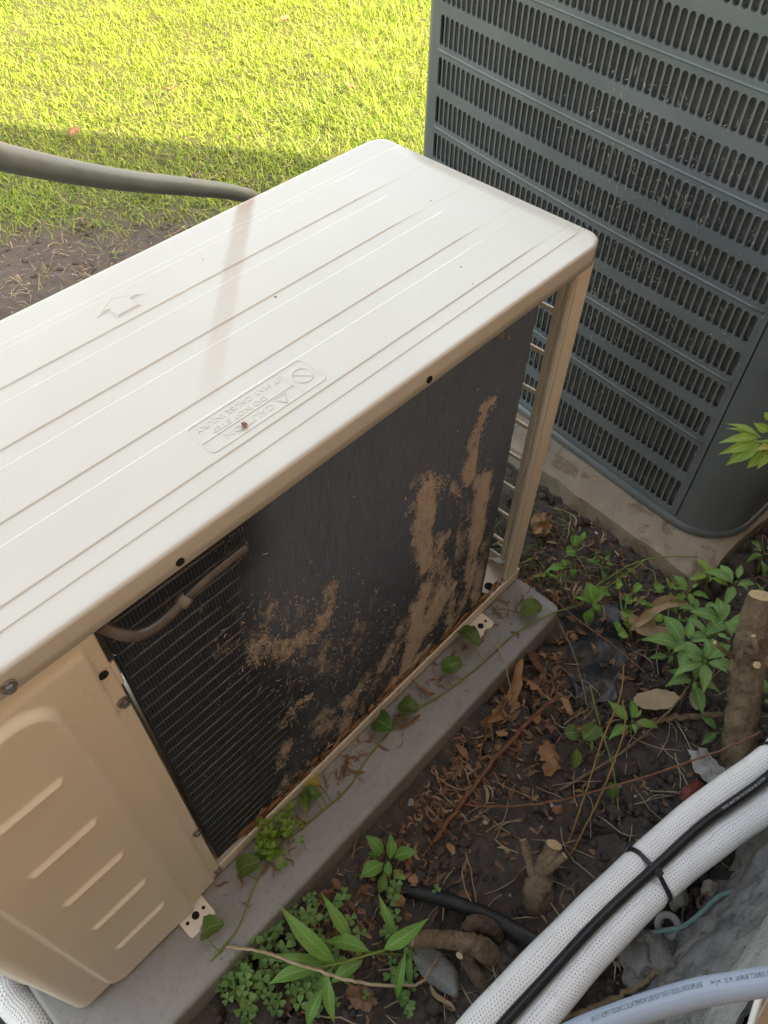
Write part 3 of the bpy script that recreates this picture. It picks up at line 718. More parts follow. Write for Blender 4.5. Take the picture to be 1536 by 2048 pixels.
# --- coil: fins bent round the far corner, dirt built up on the face
CY = .0125
def on_coil(px, py): p = at(px, py, y=CY); return p[0], p[2]
MUD = [  # capsules of caked lint: pixel ends, half width px, strength
 ((985,798),(962,815),7,.9), ((970,812),(945,880),10,.75), ((945,880),(938,955),13,.85), ((966,955),(950,1090),19,1.0), ((957,960),(968,1000),16,.95), ((950,1090),(930,1190),13,.7),
 ((968,1090),(945,1210),10,.6), ((850,985),(848,1130),19,.95), ((835,1050),(850,1100),16,.85), ((850,1130),(893,1070),9,.8), ((835,1000),(822,1015),8,.6), ((845,1180),(812,1330),20,.95), ((875,1195),(820,1310),24,.85), ((905,1170),(870,1230),16,.8),
 ((930,1190),(880,1290),18,.65), ((815,1330),(780,1375),14,.9), ((850,1300),(800,1360),14,.9), ((660,1180),(645,1240),16,.62), ((545,1300),(590,1290),24,.62), ((500,1310),(530,1290),16,.5), ((640,1250),(610,1275),12,.5),
 ((700,1400),(690,1450),22,.62), ((720,1380),(735,1350),12,.5), ((590,1410),(560,1450),10,.55), ((570,1490),(560,1530),14,.5), ((620,1390),(600,1400),7,.6), ((470,1250),(560,1235),40,.26), ((640,1260),(700,1240),45,.28), ((560,1580),(660,1510),26,.5), ((530,1640),(580,1590),22,.62), ((660,1500),(790,1385),16,.6),
 ((880,1140),(905,1230),22,.6), ((930,1010),(920,1110),14,.45), ((870,1100),(860,1250),26,.55), ((900,1290),(850,1340),22,.7), ((940,1120),(960,1170),16,.7), ((810,1250),(770,1330),22,.5), ((830,960),(880,970),12,.42), ((945,1190),(960,1205),12,.8), ((520,1240),(640,1330),45,.30), ((600,1330),(700,1300),45,.30), ((640,1440),(720,1480),30,.45), ((880,960),(870,975),10,.5), ((975,655),(1010,668),6,.4), ((905,960),(915,1000),6,.45)]
def seg_d(px, pz, a, b):
    ax, az = a; bx, bz = b; dx, dz = bx-ax, bz-az; L = dx*dx+dz*dz+1e-12; t = np.clip(((px-ax)*dx+(pz-az)*dz)/L, 0, 1); return np.hypot(px-ax-t*dx, pz-az-t*dz)
def build_coil():
    r = .05; xb = -.098
    s1 = np.linspace(-.694, xb, 300); a = np.linspace(0, np.pi/2, 16)[1:]; ya = np.linspace(CY + r, .34, 12)[1:]
    PX = np.concatenate([s1, xb + r*np.sin(a), np.full(11, xb + r)]); PY = np.concatenate([np.full(300, CY), CY + r - r*np.cos(a), ya])
    Z = np.linspace(UZ + .004, UZ + .690, 330); X, ZZ = np.meshgrid(PX, Z, indexing='ij'); Y = np.repeat(PY[:, None], len(Z), 1)
    mud = np.zeros_like(X)
    jx = X + .007 * vnoise(X, ZZ, 28, 51, 4); jz = ZZ + .012 * vnoise(X, ZZ, 22, 52, 4)
    for p, q, w, st in MUD:
        A, B = on_coil(*p), on_coil(*q); wm = 1.3 * w / 1250.0; mud = np.maximum(mud, st * (1 - sstep(.35 * wm, 1.7 * wm, seg_d(jx, jz, A, B))))
    low = sstep(0, 1, (1 - (ZZ - UZ) / .42)) * sstep(-.58, -.45, X); mud = np.maximum(mud, .40 * low * (.75 + .5 * vnoise(X, ZZ, 15, 53)))
    mud = np.maximum(mud, .50 * (1 - sstep(.0, .05, ZZ - UZ)) * sstep(-.66, -.58, X))
    bx = np.interp(ZZ - UZ, [0, .12, .25, .36, .5, .7], [-.575, -.545, -.50, -.54, -.545, -.52]) + .012 * vnoise(X, ZZ, 20, 54)
    dust = sstep(-.035, .045, X - bx + .03 * vnoise(X, ZZ, 11, 56, 3)); dust = dust * (.28 + .72 * sstep(.12, .48, ZZ - UZ))
    # clean window that shows the tube rows low on the dusty side
    Y = Y - .0035 * mud * (PX < xb)[:, None] * (mud > .45) + .0008 * vnoise(X, ZZ, 60, 55)
    o = obj('coil_fins', np.stack([X, Y, ZZ], -1), [f[::-1] for f in gridF(len(PX), len(Z))], COIL, hp, attr={'mud': mud, 'dust': dust})
    return o, bx
coil, _ = build_coil()
first = None
for k in range(31):                                                 # tube rows that show between the clean fins
    z = UZ + .018 + k * .0215
    L = np.interp(z - UZ, [0, .12, .25, .36, .5, .7], [-.570, -.540, -.495, -.535, -.54, -.52]) - .022
    t_ = tube(np.array([(-.690, CY + .0012, z), (-.6, CY + .0012, z), (L, CY + .0014, z)]), .0020, 6)
    obj('coil_tube', t_[0], t_[1], COILT, coil)
# sensor tube clipped to the coil
P = [at(200, 1252, y=.004), at(240, 1268, y=-.004), at(275, 1270, y=-.006), at(320, 1247, y=-.005), at(365, 1203, y=-.003), at(420, 1152, y=-.002), at(492, 1094, y=-.001)]
V, F, uv = tube(spline(P, 8), np.interp(np.linspace(0, 1, 49), [0, .6, .68, .75, 1], [.0056, .0050, .0040, .0042, .0042]), 12); st_ = obj('sensor_sleeve', V, F, simple('smoky_plastic_tube', (.07, .06, .052), (.13, .105, .085), .3, 60), hp)
c = np.array(at(367, 1201, y=-.003)); V, F, uv = tube(np.array([c + np.array([-.004, 0, -.0025]), c + np.array([.004, 0, .0025])]), .0066, 12); obj('sleeve_clip', V, F, simple('grey_clip', (.20, .17, .14), None, .5), st_)
# lint and fibres that stand off the coil
def fibres():
    mb = MB(); g = np.random.default_rng(5)
    ends = [(on_coil(*p), on_coil(*q), w/1250., st) for p, q, w, st in MUD]
    for i in range(3000):
        if g.random() < .8:
            A, B, w, st = ends[g.integers(len(ends))]; t = g.random(); x = A[0]+(B[0]-A[0])*t + g.normal(0, w*1.1); z = A[1]+(B[1]-A[1])*t + g.normal(0, w*1.1)
        else: x = g.uniform(-.56, -.12); z = UZ + abs(g.normal(0, .2))
        if x > -.10 or x < -.68 or z < UZ + .006 or z > UZ + .64: continue
        L = g.uniform(.0015, .006) * (2.0 if g.random() < .06 else 1); a = g.uniform(0, 2*np.pi); b = g.normal(0, .9); w = g.uniform(.0003, .0007)
        p = np.array([x, CY - .003 - g.random() * .002, z]); P = [p]
        for k in range(3): a += b * .6; p = p + L/3 * np.array([math.cos(a), g.normal(-.15, .35), math.sin(a)]); P.append(p)
        V, F = ribbon(np.array(P), w); mb.add(V, F)
    tag(mb.build('lint_fibres', FLUFF, hp, smooth=False), kind='stuff')
fibres()
stuck()

# ------------------------------------------------------------------ concrete pad and the slate condenser
def slab_rough(name, x0, x1, y0, y1, z0, z1, mat, parent=None, res=.012, amp=.006, seed=61):
    xs = np.arange(x0, x1 + res, res); ys = np.arange(y0, y1 + res, res); X, Y = np.meshgrid(xs, ys, indexing='ij'); n, m = X.shape
    Z = z1 + .0035 * vnoise(X, Y, 18, seed, 4)
    e = np.minimum.reduce([X - x0, x1 - X, Y - y0, y1 - Y]); Z = Z - .010 * (1 - sstep(0, .02, e)) * (.6 + .6 * vnoise(X, Y, 25, seed + 1))
    X2 = X + np.where((X < x0 + res*.5) | (X > x1 - res*.5), amp * vnoise(Y, Z*0, 20, seed+2, 4), 0); Y2 = Y + np.where((Y < y0+res*.5) | (Y > y1-res*.5), amp * vnoise(X, Z*0, 20, seed+3, 4), 0)
    V = np.stack([X2, Y2, Z], -1).reshape(-1, 3); F = gridF(n, m)
    bl = [i*m for i in range(n)] + [(n-1)*m + j for j in range(1, m)] + [i*m + m-1 for i in range(n-2, -1, -1)] + [j for j in range(m-2, 0, -1)]
    allV = [V]; n0 = len(V); prev = bl; L = len(bl)
    for k in range(1, 5):
        B = V[bl].copy(); B[:, 2] = V[bl][:, 2] + (z0 - V[bl][:, 2]) * k / 4; B[:, :2] += rng.normal(0, .0018, (L, 2)); allV.append(B); cur = list(range(n0, n0+L))
        F += [(prev[i], cur[i], cur[(i+1) % L], prev[(i+1) % L]) for i in range(L)]; prev = cur; n0 += L
    return obj(name, np.concatenate(allV), F, mat, parent, autosmooth=50)
cp = slab_rough('concrete_pad', .298, 1.36, -.252, .80, -.04, .052, CONC)
cp.matrix_world = Matrix.Translation((.298, .1, 0)) @ Matrix.Rotation(R_(-5.2), 4, 'Z') @ Matrix.Translation((-.298, -.1, 0))
tag(cp, 'weathered tan concrete slab under the slate grey condenser', 'concrete pad')

cu = empty('air_conditioner_condenser', (.357, -.14, .052))
tag(cu, 'tall slate grey air conditioner condenser with rows of vertical slots', 'condenser')
KX0, KX1, KY0, KY1, KZ0, KZ1 = .357, 1.25, -.245, .700, .060, 1.02
def bow(P):
    """the camera-side face bulges: it curves away towards its far end"""
    P = np.array(P, float); w = np.clip(P[:, 1] + .14, 0, None); P[:, 0] += .075 * w * w * np.clip((KX1 - P[:, 0]) / (KX1 - KX0), 0, 1); return P
def dense(P, step=.03, closed=True):
    P = np.asarray(P, float); Q = []
    for i in range(len(P) if closed else len(P) - 1):
        a, b = P[i], P[(i+1) % len(P)]; n = max(1, int(np.linalg.norm(b-a)/step)); Q += [a + (b-a)*k/n for k in range(n)]
    if not closed: Q.append(P[-1])
    return np.array(Q)
def rrect(ins, n=10, rs=(.03, .06, .10, .105)):
    """plan outline, from the back-left corner round; corner radii differ"""
    P = []
    x0, x1, y0, y1 = KX0+ins, KX1-ins, KY0+ins, KY1-ins
    for (cx, cy, sx, sy, a0), r in zip(((x0, y1, 1, -1, 90), (x0, y0, 1, 1, 180), (x1, y0, -1, 1, 270), (x1, y1, -1, -1, 0)), (rs[0], rs[3], rs[2], rs[1])):
        r = max(r - ins, .004)
        for k in range(n + 1): a = R_(a0 + 90 * k / n); P.append((cx + sx*r + r*math.cos(a), cy + sy*r + r*math.sin(a)))
    return bow(dense(P))
def prism(name, loops, mat, parent, capt=True, capb=False):
    V = []; F = []; m = len(loops[0][0])
    for P, z in loops: V += [(x, y, z) for x, y in P]
    for i in range(len(loops)-1): F += [(i*m+j, i*m+(j+1) % m, (i+1)*m+(j+1) % m, (i+1)*m+j) for j in range(m)]
    if capt: F.append(tuple((len(loops)-1)*m+j for j in range(m)))
    if capb: F.append(tuple(reversed(range(m))))
    return obj(name, V, F, mat, parent, autosmooth=45)
prism('inner_coil', [(rrect(.012, rs=(.016, .06, .10, .105)), KZ0+.012), (rrect(.012, rs=(.016, .06, .10, .105)), KZ1-.03)], COIL2, cu)
prism('base_rim', [(rrect(-.004), KZ0-.006), (rrect(-.007), KZ0), (rrect(-.007), KZ0+.008), (rrect(-.003), KZ0+.014), (rrect(.012), KZ0+.016)], GREY, cu, True, True)
prism('top_cap', [(rrect(-.002), KZ1-.03), (rrect(-.004), KZ1), (rrect(.004), KZ1+.012), (rrect(.05), KZ1+.022)], GREY, cu)
def louver_row(w, pitch, h_slot, h_row, n, th=.0016, seg=5):
    """sheet strip in local y (along), z (up): n stadium slots punched through, edges turned inward"""
    mb = MB(); sw = .0102; r0 = sw * .5
    y0 = -w/2; start = -(n-1)/2*pitch; zb = (h_row - h_slot) / 2
    for k in range(n):
        yc = start + k*pitch; ya, yb = yc - pitch/2, yc + pitch/2
        if k == 0: ya = y0
        if k == n-1: yb = w/2
        S = []                                         # slot outline, ccw seen from -x
        for cy, cz, a0 in ((yc, zb + h_slot - r0, 0), (yc, zb + r0, 180)):
            for q in range(seg + 1): a = R_(a0 + 180*q/seg); S.append((cy + r0*math.cos(a), cz + r0*math.sin(a)))
        m = len(S); O = []
        for (y, z) in S:                               # matching points on the cell border
            top = z > zb + h_slot/2
            zz = h_row if top else 0.0
            t = (y - (yc - r0)) / (2*r0); O.append((ya + t*(yb-ya), zz))
        V = [(0, y, z) for y, z in O] + [(0, y, z) for y, z in S] + [(.0045, yc + (y-yc)*.90, zb + h_slot/2 + (z-zb-h_slot/2)*.97) for y, z in S]
        F = []
        for i in range(m):
            j = (i+1) % m; F.append((i, j, m+j, m+i)); F.append((m+i, m+j, 2*m+j, 2*m+i))
        mb.add(V, F)
    return mb
N_COL = 56; PIT = .0139; ROW_W = .785; RC = -.14 + .4025
fy0, fy1 = KY0 + .105, KY1 - .03                        # flat part of the camera-side face
z = KZ0 + .0165; rows = []
heights = [(.100, .077)] * 2 + [(.0715, .0520)] * 11
protos = {}
for i, (hr, hs) in enumerate(heights):
    if (hr, hs) not in protos:
        mb = louver_row(ROW_W, PIT, hs, hr, N_COL); 
        for a_ in mb.V: a_[:, 0] += .075 * np.clip(a_[:, 1] + .4025, 0, None) ** 2
        me = mb.build('louver_row', GREY, None, autosmooth=20); me.parent = cu; protos[(hr, hs)] = me; o = me
    else: o = dupe(protos[(hr, hs)], cu)
    o.location = Vector((KX0, RC, z)) - cu.location; rows.append((o, z, hr))
    if i > 1 and i % 2 == 0:                             # a rolled bead on every other band
        zb = z + .001; V, F, uv = tube(bow([(KX0+.0005, y_, zb) for y_ in np.linspace(fy0+.012, fy1-.02, 30)]), .0026, 8); obj('bead', V, F, GREY, cu)
    z += hr
ZTOP = z
def wall_strip(name, P, z0, z1):
    P = bow(dense(P, .03, False)); n = len(P); V = [(x, y, z0) for x, y in P] + [(x, y, z1) for x, y in P]
    return obj(name, V, [(i, i+1, n+i+1, n+i) for i in range(n-1)], GREY, cu)
def arc(cx, cy, r, a0, a1, n=14): return [(cx + r*math.cos(R_(a)), cy + r*math.sin(R_(a))) for a in np.linspace(a0, a1, n)]
# closing strips between rows and seams, bent corner panels
g = .0030
wall_strip('edge_strip', [(KX0, RC + ROW_W/2), (KX0, fy1)] + arc(KX0+.03, fy1, .03, 180, 90)[1:] + [(KX0+.16, KY1)], KZ0+.014, KZ1-.03)
wall_strip('corner_panel', [(KX0 - .0022 + .010, fy0 - .0035), (KX0 - .0022, fy0 - .0035)] + [(x - .0022, y - .0) for x, y in arc(KX0+.105, KY0+.105, .105, 182, 270)] + [(KX0+.125, KY0-.0), (KX0+.125, KY0+.012)], KZ0+.014, KZ1-.03)
wall_strip('seam_gap', [(KX0 + .010, fy0 - .008), (KX0 + .010, fy0 + .004)], KZ0+.014, KZ1-.03)
wall_strip('edge_strip', [(KX0 + .0005, fy0), (KX0 + .0005, RC - ROW_W/2 + .0002)], KZ0+.016, KZ1-.03)
wall_strip('back_panel', [(KX0+.16, KY1), (KX1-.06, KY1)] + arc(KX1-.06, KY1-.06, .06, 90, 0)[1:] + [(KX1, KY0+.10)] + arc(KX1-.10, KY0+.10, .10, 0, -90)[1:] + [(KX1-.12, KY0)], KZ0+.014, KZ1-.03)
wall_strip('front_band', [(KX0, fy0), (KX0, fy1)], ZTOP, KZ1-.03)
z = KZ0 + .0165; sp = None
for i, (hr, hs) in enumerate(heights):                   # the side that faces the house
    if i > 4: break
    key = (hr, hs, 's')
    if key not in protos:
        mb = louver_row(.62, PIT, hs, hr, 42); o = mb.build('louver_row', GREY, None, autosmooth=20); o.parent = cu; protos[key] = o
    else: o = dupe(protos[key], cu)
    o.rotation_euler = (0, 0, R_(90)); o.location = Vector((KX0+.125+.315, KY0, z)) - cu.location; z += hr
wall_strip('side_band', [(KX0+.125, KY0), (KX1-.12, KY0)], z, KZ1-.03)
def clippings():
    mb = MB(); g = np.random.default_rng(9)
    for i in range(4500):
        y = np.clip(g.normal(.12, .2), fy0+.01, fy1-.01); z = KZ0 + .03 + g.random() ** 1.0 * .72; w = math.exp(-((y - .12 + .1*(z-.5))/.15)**2) * math.exp(-((z - .55)/.28)**2)
        if g.random() > w + .06: continue
        L = g.uniform(.003, .014); a = g.uniform(0, 6.28); p = np.array([KX0 + .075*(y+.14)**2 + g.choice([-.0012, .004, .008, .0115], p=[.2, .3, .3, .2]), y, z]); P = [p]
        for k in range(2): a += g.normal(0, .5); p = p + L/2*np.array([g.normal(0, .1), math.cos(a), math.sin(a)]); P.append(p)
        V, F = ribbon(np.array(P), g.uniform(.0003, .0008), (1, 0, .2)); mb.add(V, F)
    tag(mb.build('grass_clippings', LINT, cu, smooth=False), kind='stuff')
clippings()
cu.rotation_euler = (0, 0, R_(-5.2))

# ------------------------------------------------------------------ pipes and cables
def bezier_pts(pxs, n=10): return spline([at(*p[:2], d=p[2]) if len(p) == 3 else at(p[0], p[1], z=p[3]) for p in pxs], n)
# grey hose that comes down behind the heat pump
P = [(-.80, .80, .98), at(-160, 272, d=1.40), at(0, 313, d=1.50), at(140, 343, d=1.60), at(260, 362, d=1.70), at(380, 374, d=1.82), at(470, 386, d=1.95), at(530, 412, d=2.06), (.46, .98, .10), (.50, .96, -.05)]
C = spline(P, 10); V, F, uv = tube(C, np.interp(np.linspace(0, 1, len(C)), [0, .2, 1], [.0235, .0225, .0130]), 24)
tag(obj('vinyl_hose', V, F, HOSE, uv=uv), 'thick grey hose dipping down behind the ivory unit over the lawn', 'hose')
# twin braided refrigerant lines with the control cable lying in the groove, tied together
def lineset():
    z0 = [(1660, 1402, .13), (1536, 1517, .140), (1400, 1618, .148), (1272, 1730, .155), (1130, 1868, .165), (985, 2020, .175), (880, 2140, .18)]
    z1 = [(1690, 1470, .125), (1562, 1590, .132), (1440, 1678, .140), (1316, 1778, .147), (1190, 1905, .155), (1068, 2048, .165), (985, 2150, .17)]
    up = -ray(1250, 1780)
    WR = [np.array(p) for p in ((.42, -.60, .14), (.30, -.555, .135))]; WL = [np.array(p) for p in ((-.86, -.385, .165), (-1.02, -.31, .11), (-1.09, -.20, .06), (-1.09, -.10, .045))]
    A = spline([w_ + np.array([0, .0, .03]) for w_ in WR] + [at(x, y, z=z) for x, y, z in z0] + [w_ + np.array([.012, .022, 0]) for w_ in WL], 40); B = spline([w_ - np.array([.0, .0, .012]) for w_ in WR] + [at(x, y, z=z) for x, y, z in z1] + [w_ - np.array([.012, .022, 0]) for w_ in WL], 40)
    def bul(ties, amt):
        def f(L, a): return 1 - sum(amt * math.exp(-((L - t)/.007)**2) for t in ties) + .012 * math.sin(L * 61) + .010 * np.sin(2*a + L*9)
        return f
    LA = np.concatenate([[0], np.cumsum(np.linalg.norm(np.diff(A, axis=0), axis=1))])
    ia = np.argmin(np.linalg.norm(A - at(1275, 1722, z=.155), axis=1)); ib = np.argmin(np.linalg.norm(B - at(1318, 1778, z=.147), axis=1))
    ia2 = np.argmin(np.linalg.norm(A - at(1545, 1508, z=.14), axis=1)); ib2 = np.argmin(np.linalg.norm(B - at(1590, 1565, z=.13), axis=1))
    LB = np.concatenate([[0], np.cumsum(np.linalg.norm(np.diff(B, axis=0), axis=1))])
    out = []
    V, F, uv = tube(A, .0205, 40, up, bulge=bul((LA[ia], LA[ia2]), .15))
    tag(obj('refrigerant_line', V, F, SLEEVE, uv=uv), 'white braided insulated pipe, upper left of the tied pair', 'pipe', 'braided refrigerant lines')
    V, F, uv = tube(B, .0212, 40, up, bulge=bul((LB[ib], LB[ib2]), .13))
    tag(obj('refrigerant_line', V, F, SLEEVE, uv=uv), 'white braided insulated pipe, lower right of the tied pair', 'pipe', 'braided refrigerant lines')
    m = min(len(A), len(B)); zc = [(1660, 1432, .160), (1536, 1551, .164), (1405, 1650, .168), (1298, 1745, .172), (1160, 1880, .182), (1040, 2012, .190), (930, 2140, .192)]
    Cc = spline([WR[0] + np.array([0, .01, .045]), WR[1] + np.array([0, .005, .035])] + [at(x, y, z=z) for x, y, z in zc] + [WL[0] + np.array([0, 0, .026]), WL[1] + np.array([0, 0, .026]), WL[2] + np.array([0, 0, .03])], 40)
    Cc = Cc + np.outer(.0006 * np.sin(np.linspace(0, 40, len(Cc))), np.cross(up, Cc[0] - Cc[-1]) / 1.4)
    V, F, uv = tube(Cc, .0070, 18, up); cab = obj('control_cable', V, F, BLACKC, uv=uv)
    tag(cab, 'black control cable lying in the groove between the white pipes', 'cable')
    # small white print along the cable
    T, N, Bn = frames(Cc, up); Lc = np.concatenate([[0], np.cumsum(np.linalg.norm(np.diff(Cc, axis=0), axis=1))])
    def print_on(C, N, Bn, L, r, s, size, L_start, sgn, ang0, mat, parent, squeeze=1.0):
        TV, TF = text_mesh(s, size); u = L_start + sgn * TV[:, 0] * squeeze; v = (TV[:, 1] - size*.35) * sgn
        Pc = np.stack([np.interp(u, L, C[:, k]) for k in range(3)], 1); Nn = np.stack([np.interp(u, L, N[:, k]) for k in range(3)], 1); Bb = np.stack([np.interp(u, L, Bn[:, k]) for k in range(3)], 1)
        a = ang0 + v / r; V = Pc + (r + .00025) * (np.cos(a)[:, None] * Nn + np.sin(a)[:, None] * Bb)
        return obj('printed_lettering', V, TF, mat, parent, smooth=False)
    lineset.print_on = print_on
    i0 = np.argmin(np.linalg.norm(Cc - at(1532, 1554, z=.172), axis=1)); lab = 'TYPE TC-ER  600V  90C DRY 75C WET  DIRECT BURIAL  SUN RES'
    print_on(Cc, N, Bn, Lc, .0070, lab, .0050, Lc[i0], 1, .1, INKW, cab, .62)
    # zip ties
    for (i, j, kc, lb) in ((ia, ib, (1303, 1742, .18), 'black zip tie cinched round both white pipes, nearest the camera'), (ia2, ib2, (1560, 1525, .17), 'black zip tie at the right edge above the tree stump foot')):
        a, b, c = A[i], B[j], np.array(at(kc[0], kc[1], z=kc[2])); ax = A[i] - A[i-3]; ax /= np.linalg.norm(ax); w = b - a; w -= ax * (w @ ax); w /= np.linalg.norm(w); nn = np.cross(ax, w); nn = nn if nn @ up > 0 else -nn
        r = .0186; loop = [a + r*(-w*math.cos(t) + nn*math.sin(t)) for t in np.linspace(-.9, 1.35, 10)]
        mid = (a + b)/2 + nn * (r + .0065); loop += [mid]
        loop += [b + (r+.001)*(w*math.cos(t) + nn*math.sin(t)) for t in np.linspace(1.35, -.9, 10)] + [(a+b)/2 - nn*r*1.05]
        e = empty('zip_tie', mid); tag(e, lb, 'zip tie', 'zip ties on the pipes')
        L = spline(loop + [loop[0]], 6); n = len(L); cen = (a + b)/2; V = []; 
        for p in L:
            o_ = p - cen; o_ -= ax * (o_ @ ax); o_ /= np.linalg.norm(o_) + 1e-9
            V += [p - ax*.0033 + o_*.0004, p + ax*.0033 + o_*.0004, p + ax*.0033 + o_*.0018, p - ax*.0033 + o_*.0018]
        F = []
        for k in range(n-1):
            for q in range(4): F.append((k*4+q, k*4+(q+1) % 4, (k+1)*4+(q+1) % 4, (k+1)*4+q))
        obj('strap', V, F, BLACK, e, smooth=False)
        hb = MB(); hb.add(*rbox((-.005, -.0045, -.004), (.005, .0045, .004), .001)); Vh = np.concatenate(hb.V); Mh = np.stack([w, ax, nn], 0); obj('head', Vh @ Mh + mid + nn*.004, hb.F, BLACK, e, smooth=False)
lineset()
# braided line and copper stub beside the left end of the heat pump
P = [(-.985, .34, .34), (-1.03, .31, .30), (-1.04, .26, .14), at(-18, 1930, z=.055), at(28, 2000, z=.05), at(75, 2062, z=.05), (-1.02, -.06, .04), (-1.07, -.16, .035)]
V, F, uv = tube(spline(P, 30), .0225, 32); tag(obj('refrigerant_line', V, F, SLEEVE, uv=uv), 'short stretch of braided pipe past the lower left corner of the ivory unit', 'pipe', 'braided refrigerant lines')
P = [(-.985, .36, .20), (-.985, .27, .09), at(44, 1950, z=.045), at(90, 2020, z=.045), at(125, 2080, z=.045)]
V, F, uv = tube(spline(P, 12), .0062, 12); tag(obj('drain_tube', V, F, simple('brown_drain_tube', (.22, .17, .13), (.30, .24, .19), .5, 40), uv=uv), 'thin brown tube between braided pipe and grey pad corner', 'tube')
# grey printed conduit close to the camera
P = [at(1010, 2170, d=.70), at(1120, 2085, d=.695), at(1250, 2030, d=.69), at(1380, 1990, d=.685), at(1460, 1975, d=.685), at(1545, 1962, d=.685), at(1660, 1955, d=.69)]
C = spline(P, 24); upc = -ray(1350, 1950); V, F, uv = tube(C, .0094, 28, upc); con = obj('electrical_conduit', V, F, CONDUIT, uv=uv)
tag(con, 'pale grey flexible conduit with printed lettering at the lower right corner', 'conduit')
T, N, Bn = frames(C, upc); Lc = np.concatenate([[0], np.cumsum(np.linalg.norm(np.diff(C, axis=0), axis=1))])
def idx(px, py): return Lc[np.argmin(np.linalg.norm(C - at(px, py, d=.685), axis=1))]
sgn = -1
s_ = idx(1412, 1985); e_ = idx(1182, 2058); TXT = 'SEALPROOF\u00ae LIQUID-TIGHT FLEXIBLE NONMETALLIC CONDUIT-TYPE B 1/2 (16)'
TV, TF = text_mesh(TXT, 0.0050); sq = abs(s_ - e_) * .97 / TV[:, 0].max()
AN = -.52
lineset.print_on(C, N, Bn, Lc, .0094, TXT, 0.0050, s_, sgn, AN, INK, con, sq)
lineset.print_on(C, N, Bn, Lc, .0094, '>|<', .0046, idx(1446, 1978), sgn, AN, INK, con, 1.2)
lineset.print_on(C, N, Bn, Lc, .0094, 'OR DIRECT BURIAL  M 33', .0046, idx(1548, 1962), sgn, AN, INK, con, .62)
# thin white cable down the brick
P = [at(1560, 1900, d=.80), at(1530, 1965, d=.82), at(1508, 2030, d=.84), at(1490, 2100, d=.87)]
V, F, uv = tube(spline(P, 8), .0030, 12); tag(obj('thin_cable', V, F, WHITEP, uv=uv), 'thin white cable crossing the red brick at the lower right corner', 'cable')
# black hose half buried in the soil
P = [at(690, 1790, z=-.004), at(780, 1775, z=.012), at(850, 1787, z=.018), at(920, 1810, z=.018), at(990, 1838, z=.017), at(1070, 1885, z=.014), at(1150, 1940, z=-.01)]
V, F, uv = tube(spline(P, 10), .0112, 14); tag(obj('drip_hose', V, F, BLACK, uv=uv), 'black drip hose half buried in the soil beside the small stump', 'hose')
# green wire and washer by the foundation
P = [at(1275, 1872, z=.02), at(1320, 1862, z=.036), at(1365, 1853, z=.046), at(1400, 1828, z=.05), at(1420, 1808, z=.055), at(1440, 1792, z=.058), at(1470, 1780, z=.06), at(1490, 1758, z=.06), at(1512, 1738, z=.06)]
V, F, uv = tube(spline(P, 10), .0036, 10); tag(obj('ground_wire', V, F, GWIRE, uv=uv), 'faded green wire running along the foot of the foundation', 'wire')
c = at(1336, 1851, z=.024); nrm = np.array([-.25, -.1, 1.0]); nrm /= np.linalg.norm(nrm); a_ = np.cross(nrm, [0, 1, 0]); a_ /= np.linalg.norm(a_); b_ = np.cross(nrm, a_)
Vw = []; Fw = []; prof = [(.019, -.003), (.019, .002), (.017, .004), (.011, .004), (.0095, .001), (.009, -.003)]; ns = 28
for k in range(ns):
    t = 2*math.pi*k/ns
    for r, h in prof: Vw.append(c + r*(math.cos(t)*a_ + math.sin(t)*b_) + h*nrm)
for k in range(ns):
    for q in range(len(prof)-1): Fw.append((k*6+q, ((k+1) % ns)*6+q, ((k+1) % ns)*6+q+1, k*6+q+1))
tag(obj('plastic_ring', Vw, Fw, simple('grey_ring_plastic', (.30, .31, .32), (.40, .41, .42), .4, 30)), 'round grey plastic ring lying under the green wire', 'ring')
# black strips at the right edge
P = [at(1420, 1750, z=.03), at(1470, 1752, z=.03), at(1520, 1742, z=.04), at(1580, 1730, z=.05)]
def flat_strip(P, w, th, up=(0, 0, 1)):
    P = np.asarray(P); T, N, B = frames(P, up); V = []; n = len(P); w = np.broadcast_to(w, (n,))
    for i in range(n): V += [P[i]+B[i]*w[i], P[i]-B[i]*w[i], P[i]-B[i]*w[i]+N[i]*th, P[i]+B[i]*w[i]+N[i]*th]
    F = [(k*4+q, (k+1)*4+q, (k+1)*4+(q+1) % 4, k*4+(q+1) % 4) for k in range(n-1) for q in range(4)] + [(0, 1, 2, 3), (4*n-1, 4*n-2, 4*n-3, 4*n-4)]
    return V, F
C = spline(P, 6); V, F = flat_strip(C, np.interp(np.linspace(0, 1, len(C)), [0, .5, .6, 1], [.005, .007, .016, .022]), .004)
tag(obj('rubber_strip', V, F, BLACK, smooth=False), 'black rubber strip poking out beside the white pipes at right edge', 'strip')
C = spline([at(1362, 1600, z=.004), at(1378, 1585, z=.012), at(1402, 1566, z=.006)], 5); V, F = flat_strip(C, np.interp(np.linspace(0, 1, len(C)), [0, .5, 1], [.007, .011, .007]), .003)
tag(obj('plastic_scrap', V, F, REDP), 'red plastic scrap peeking out above the white pipes', 'scrap')
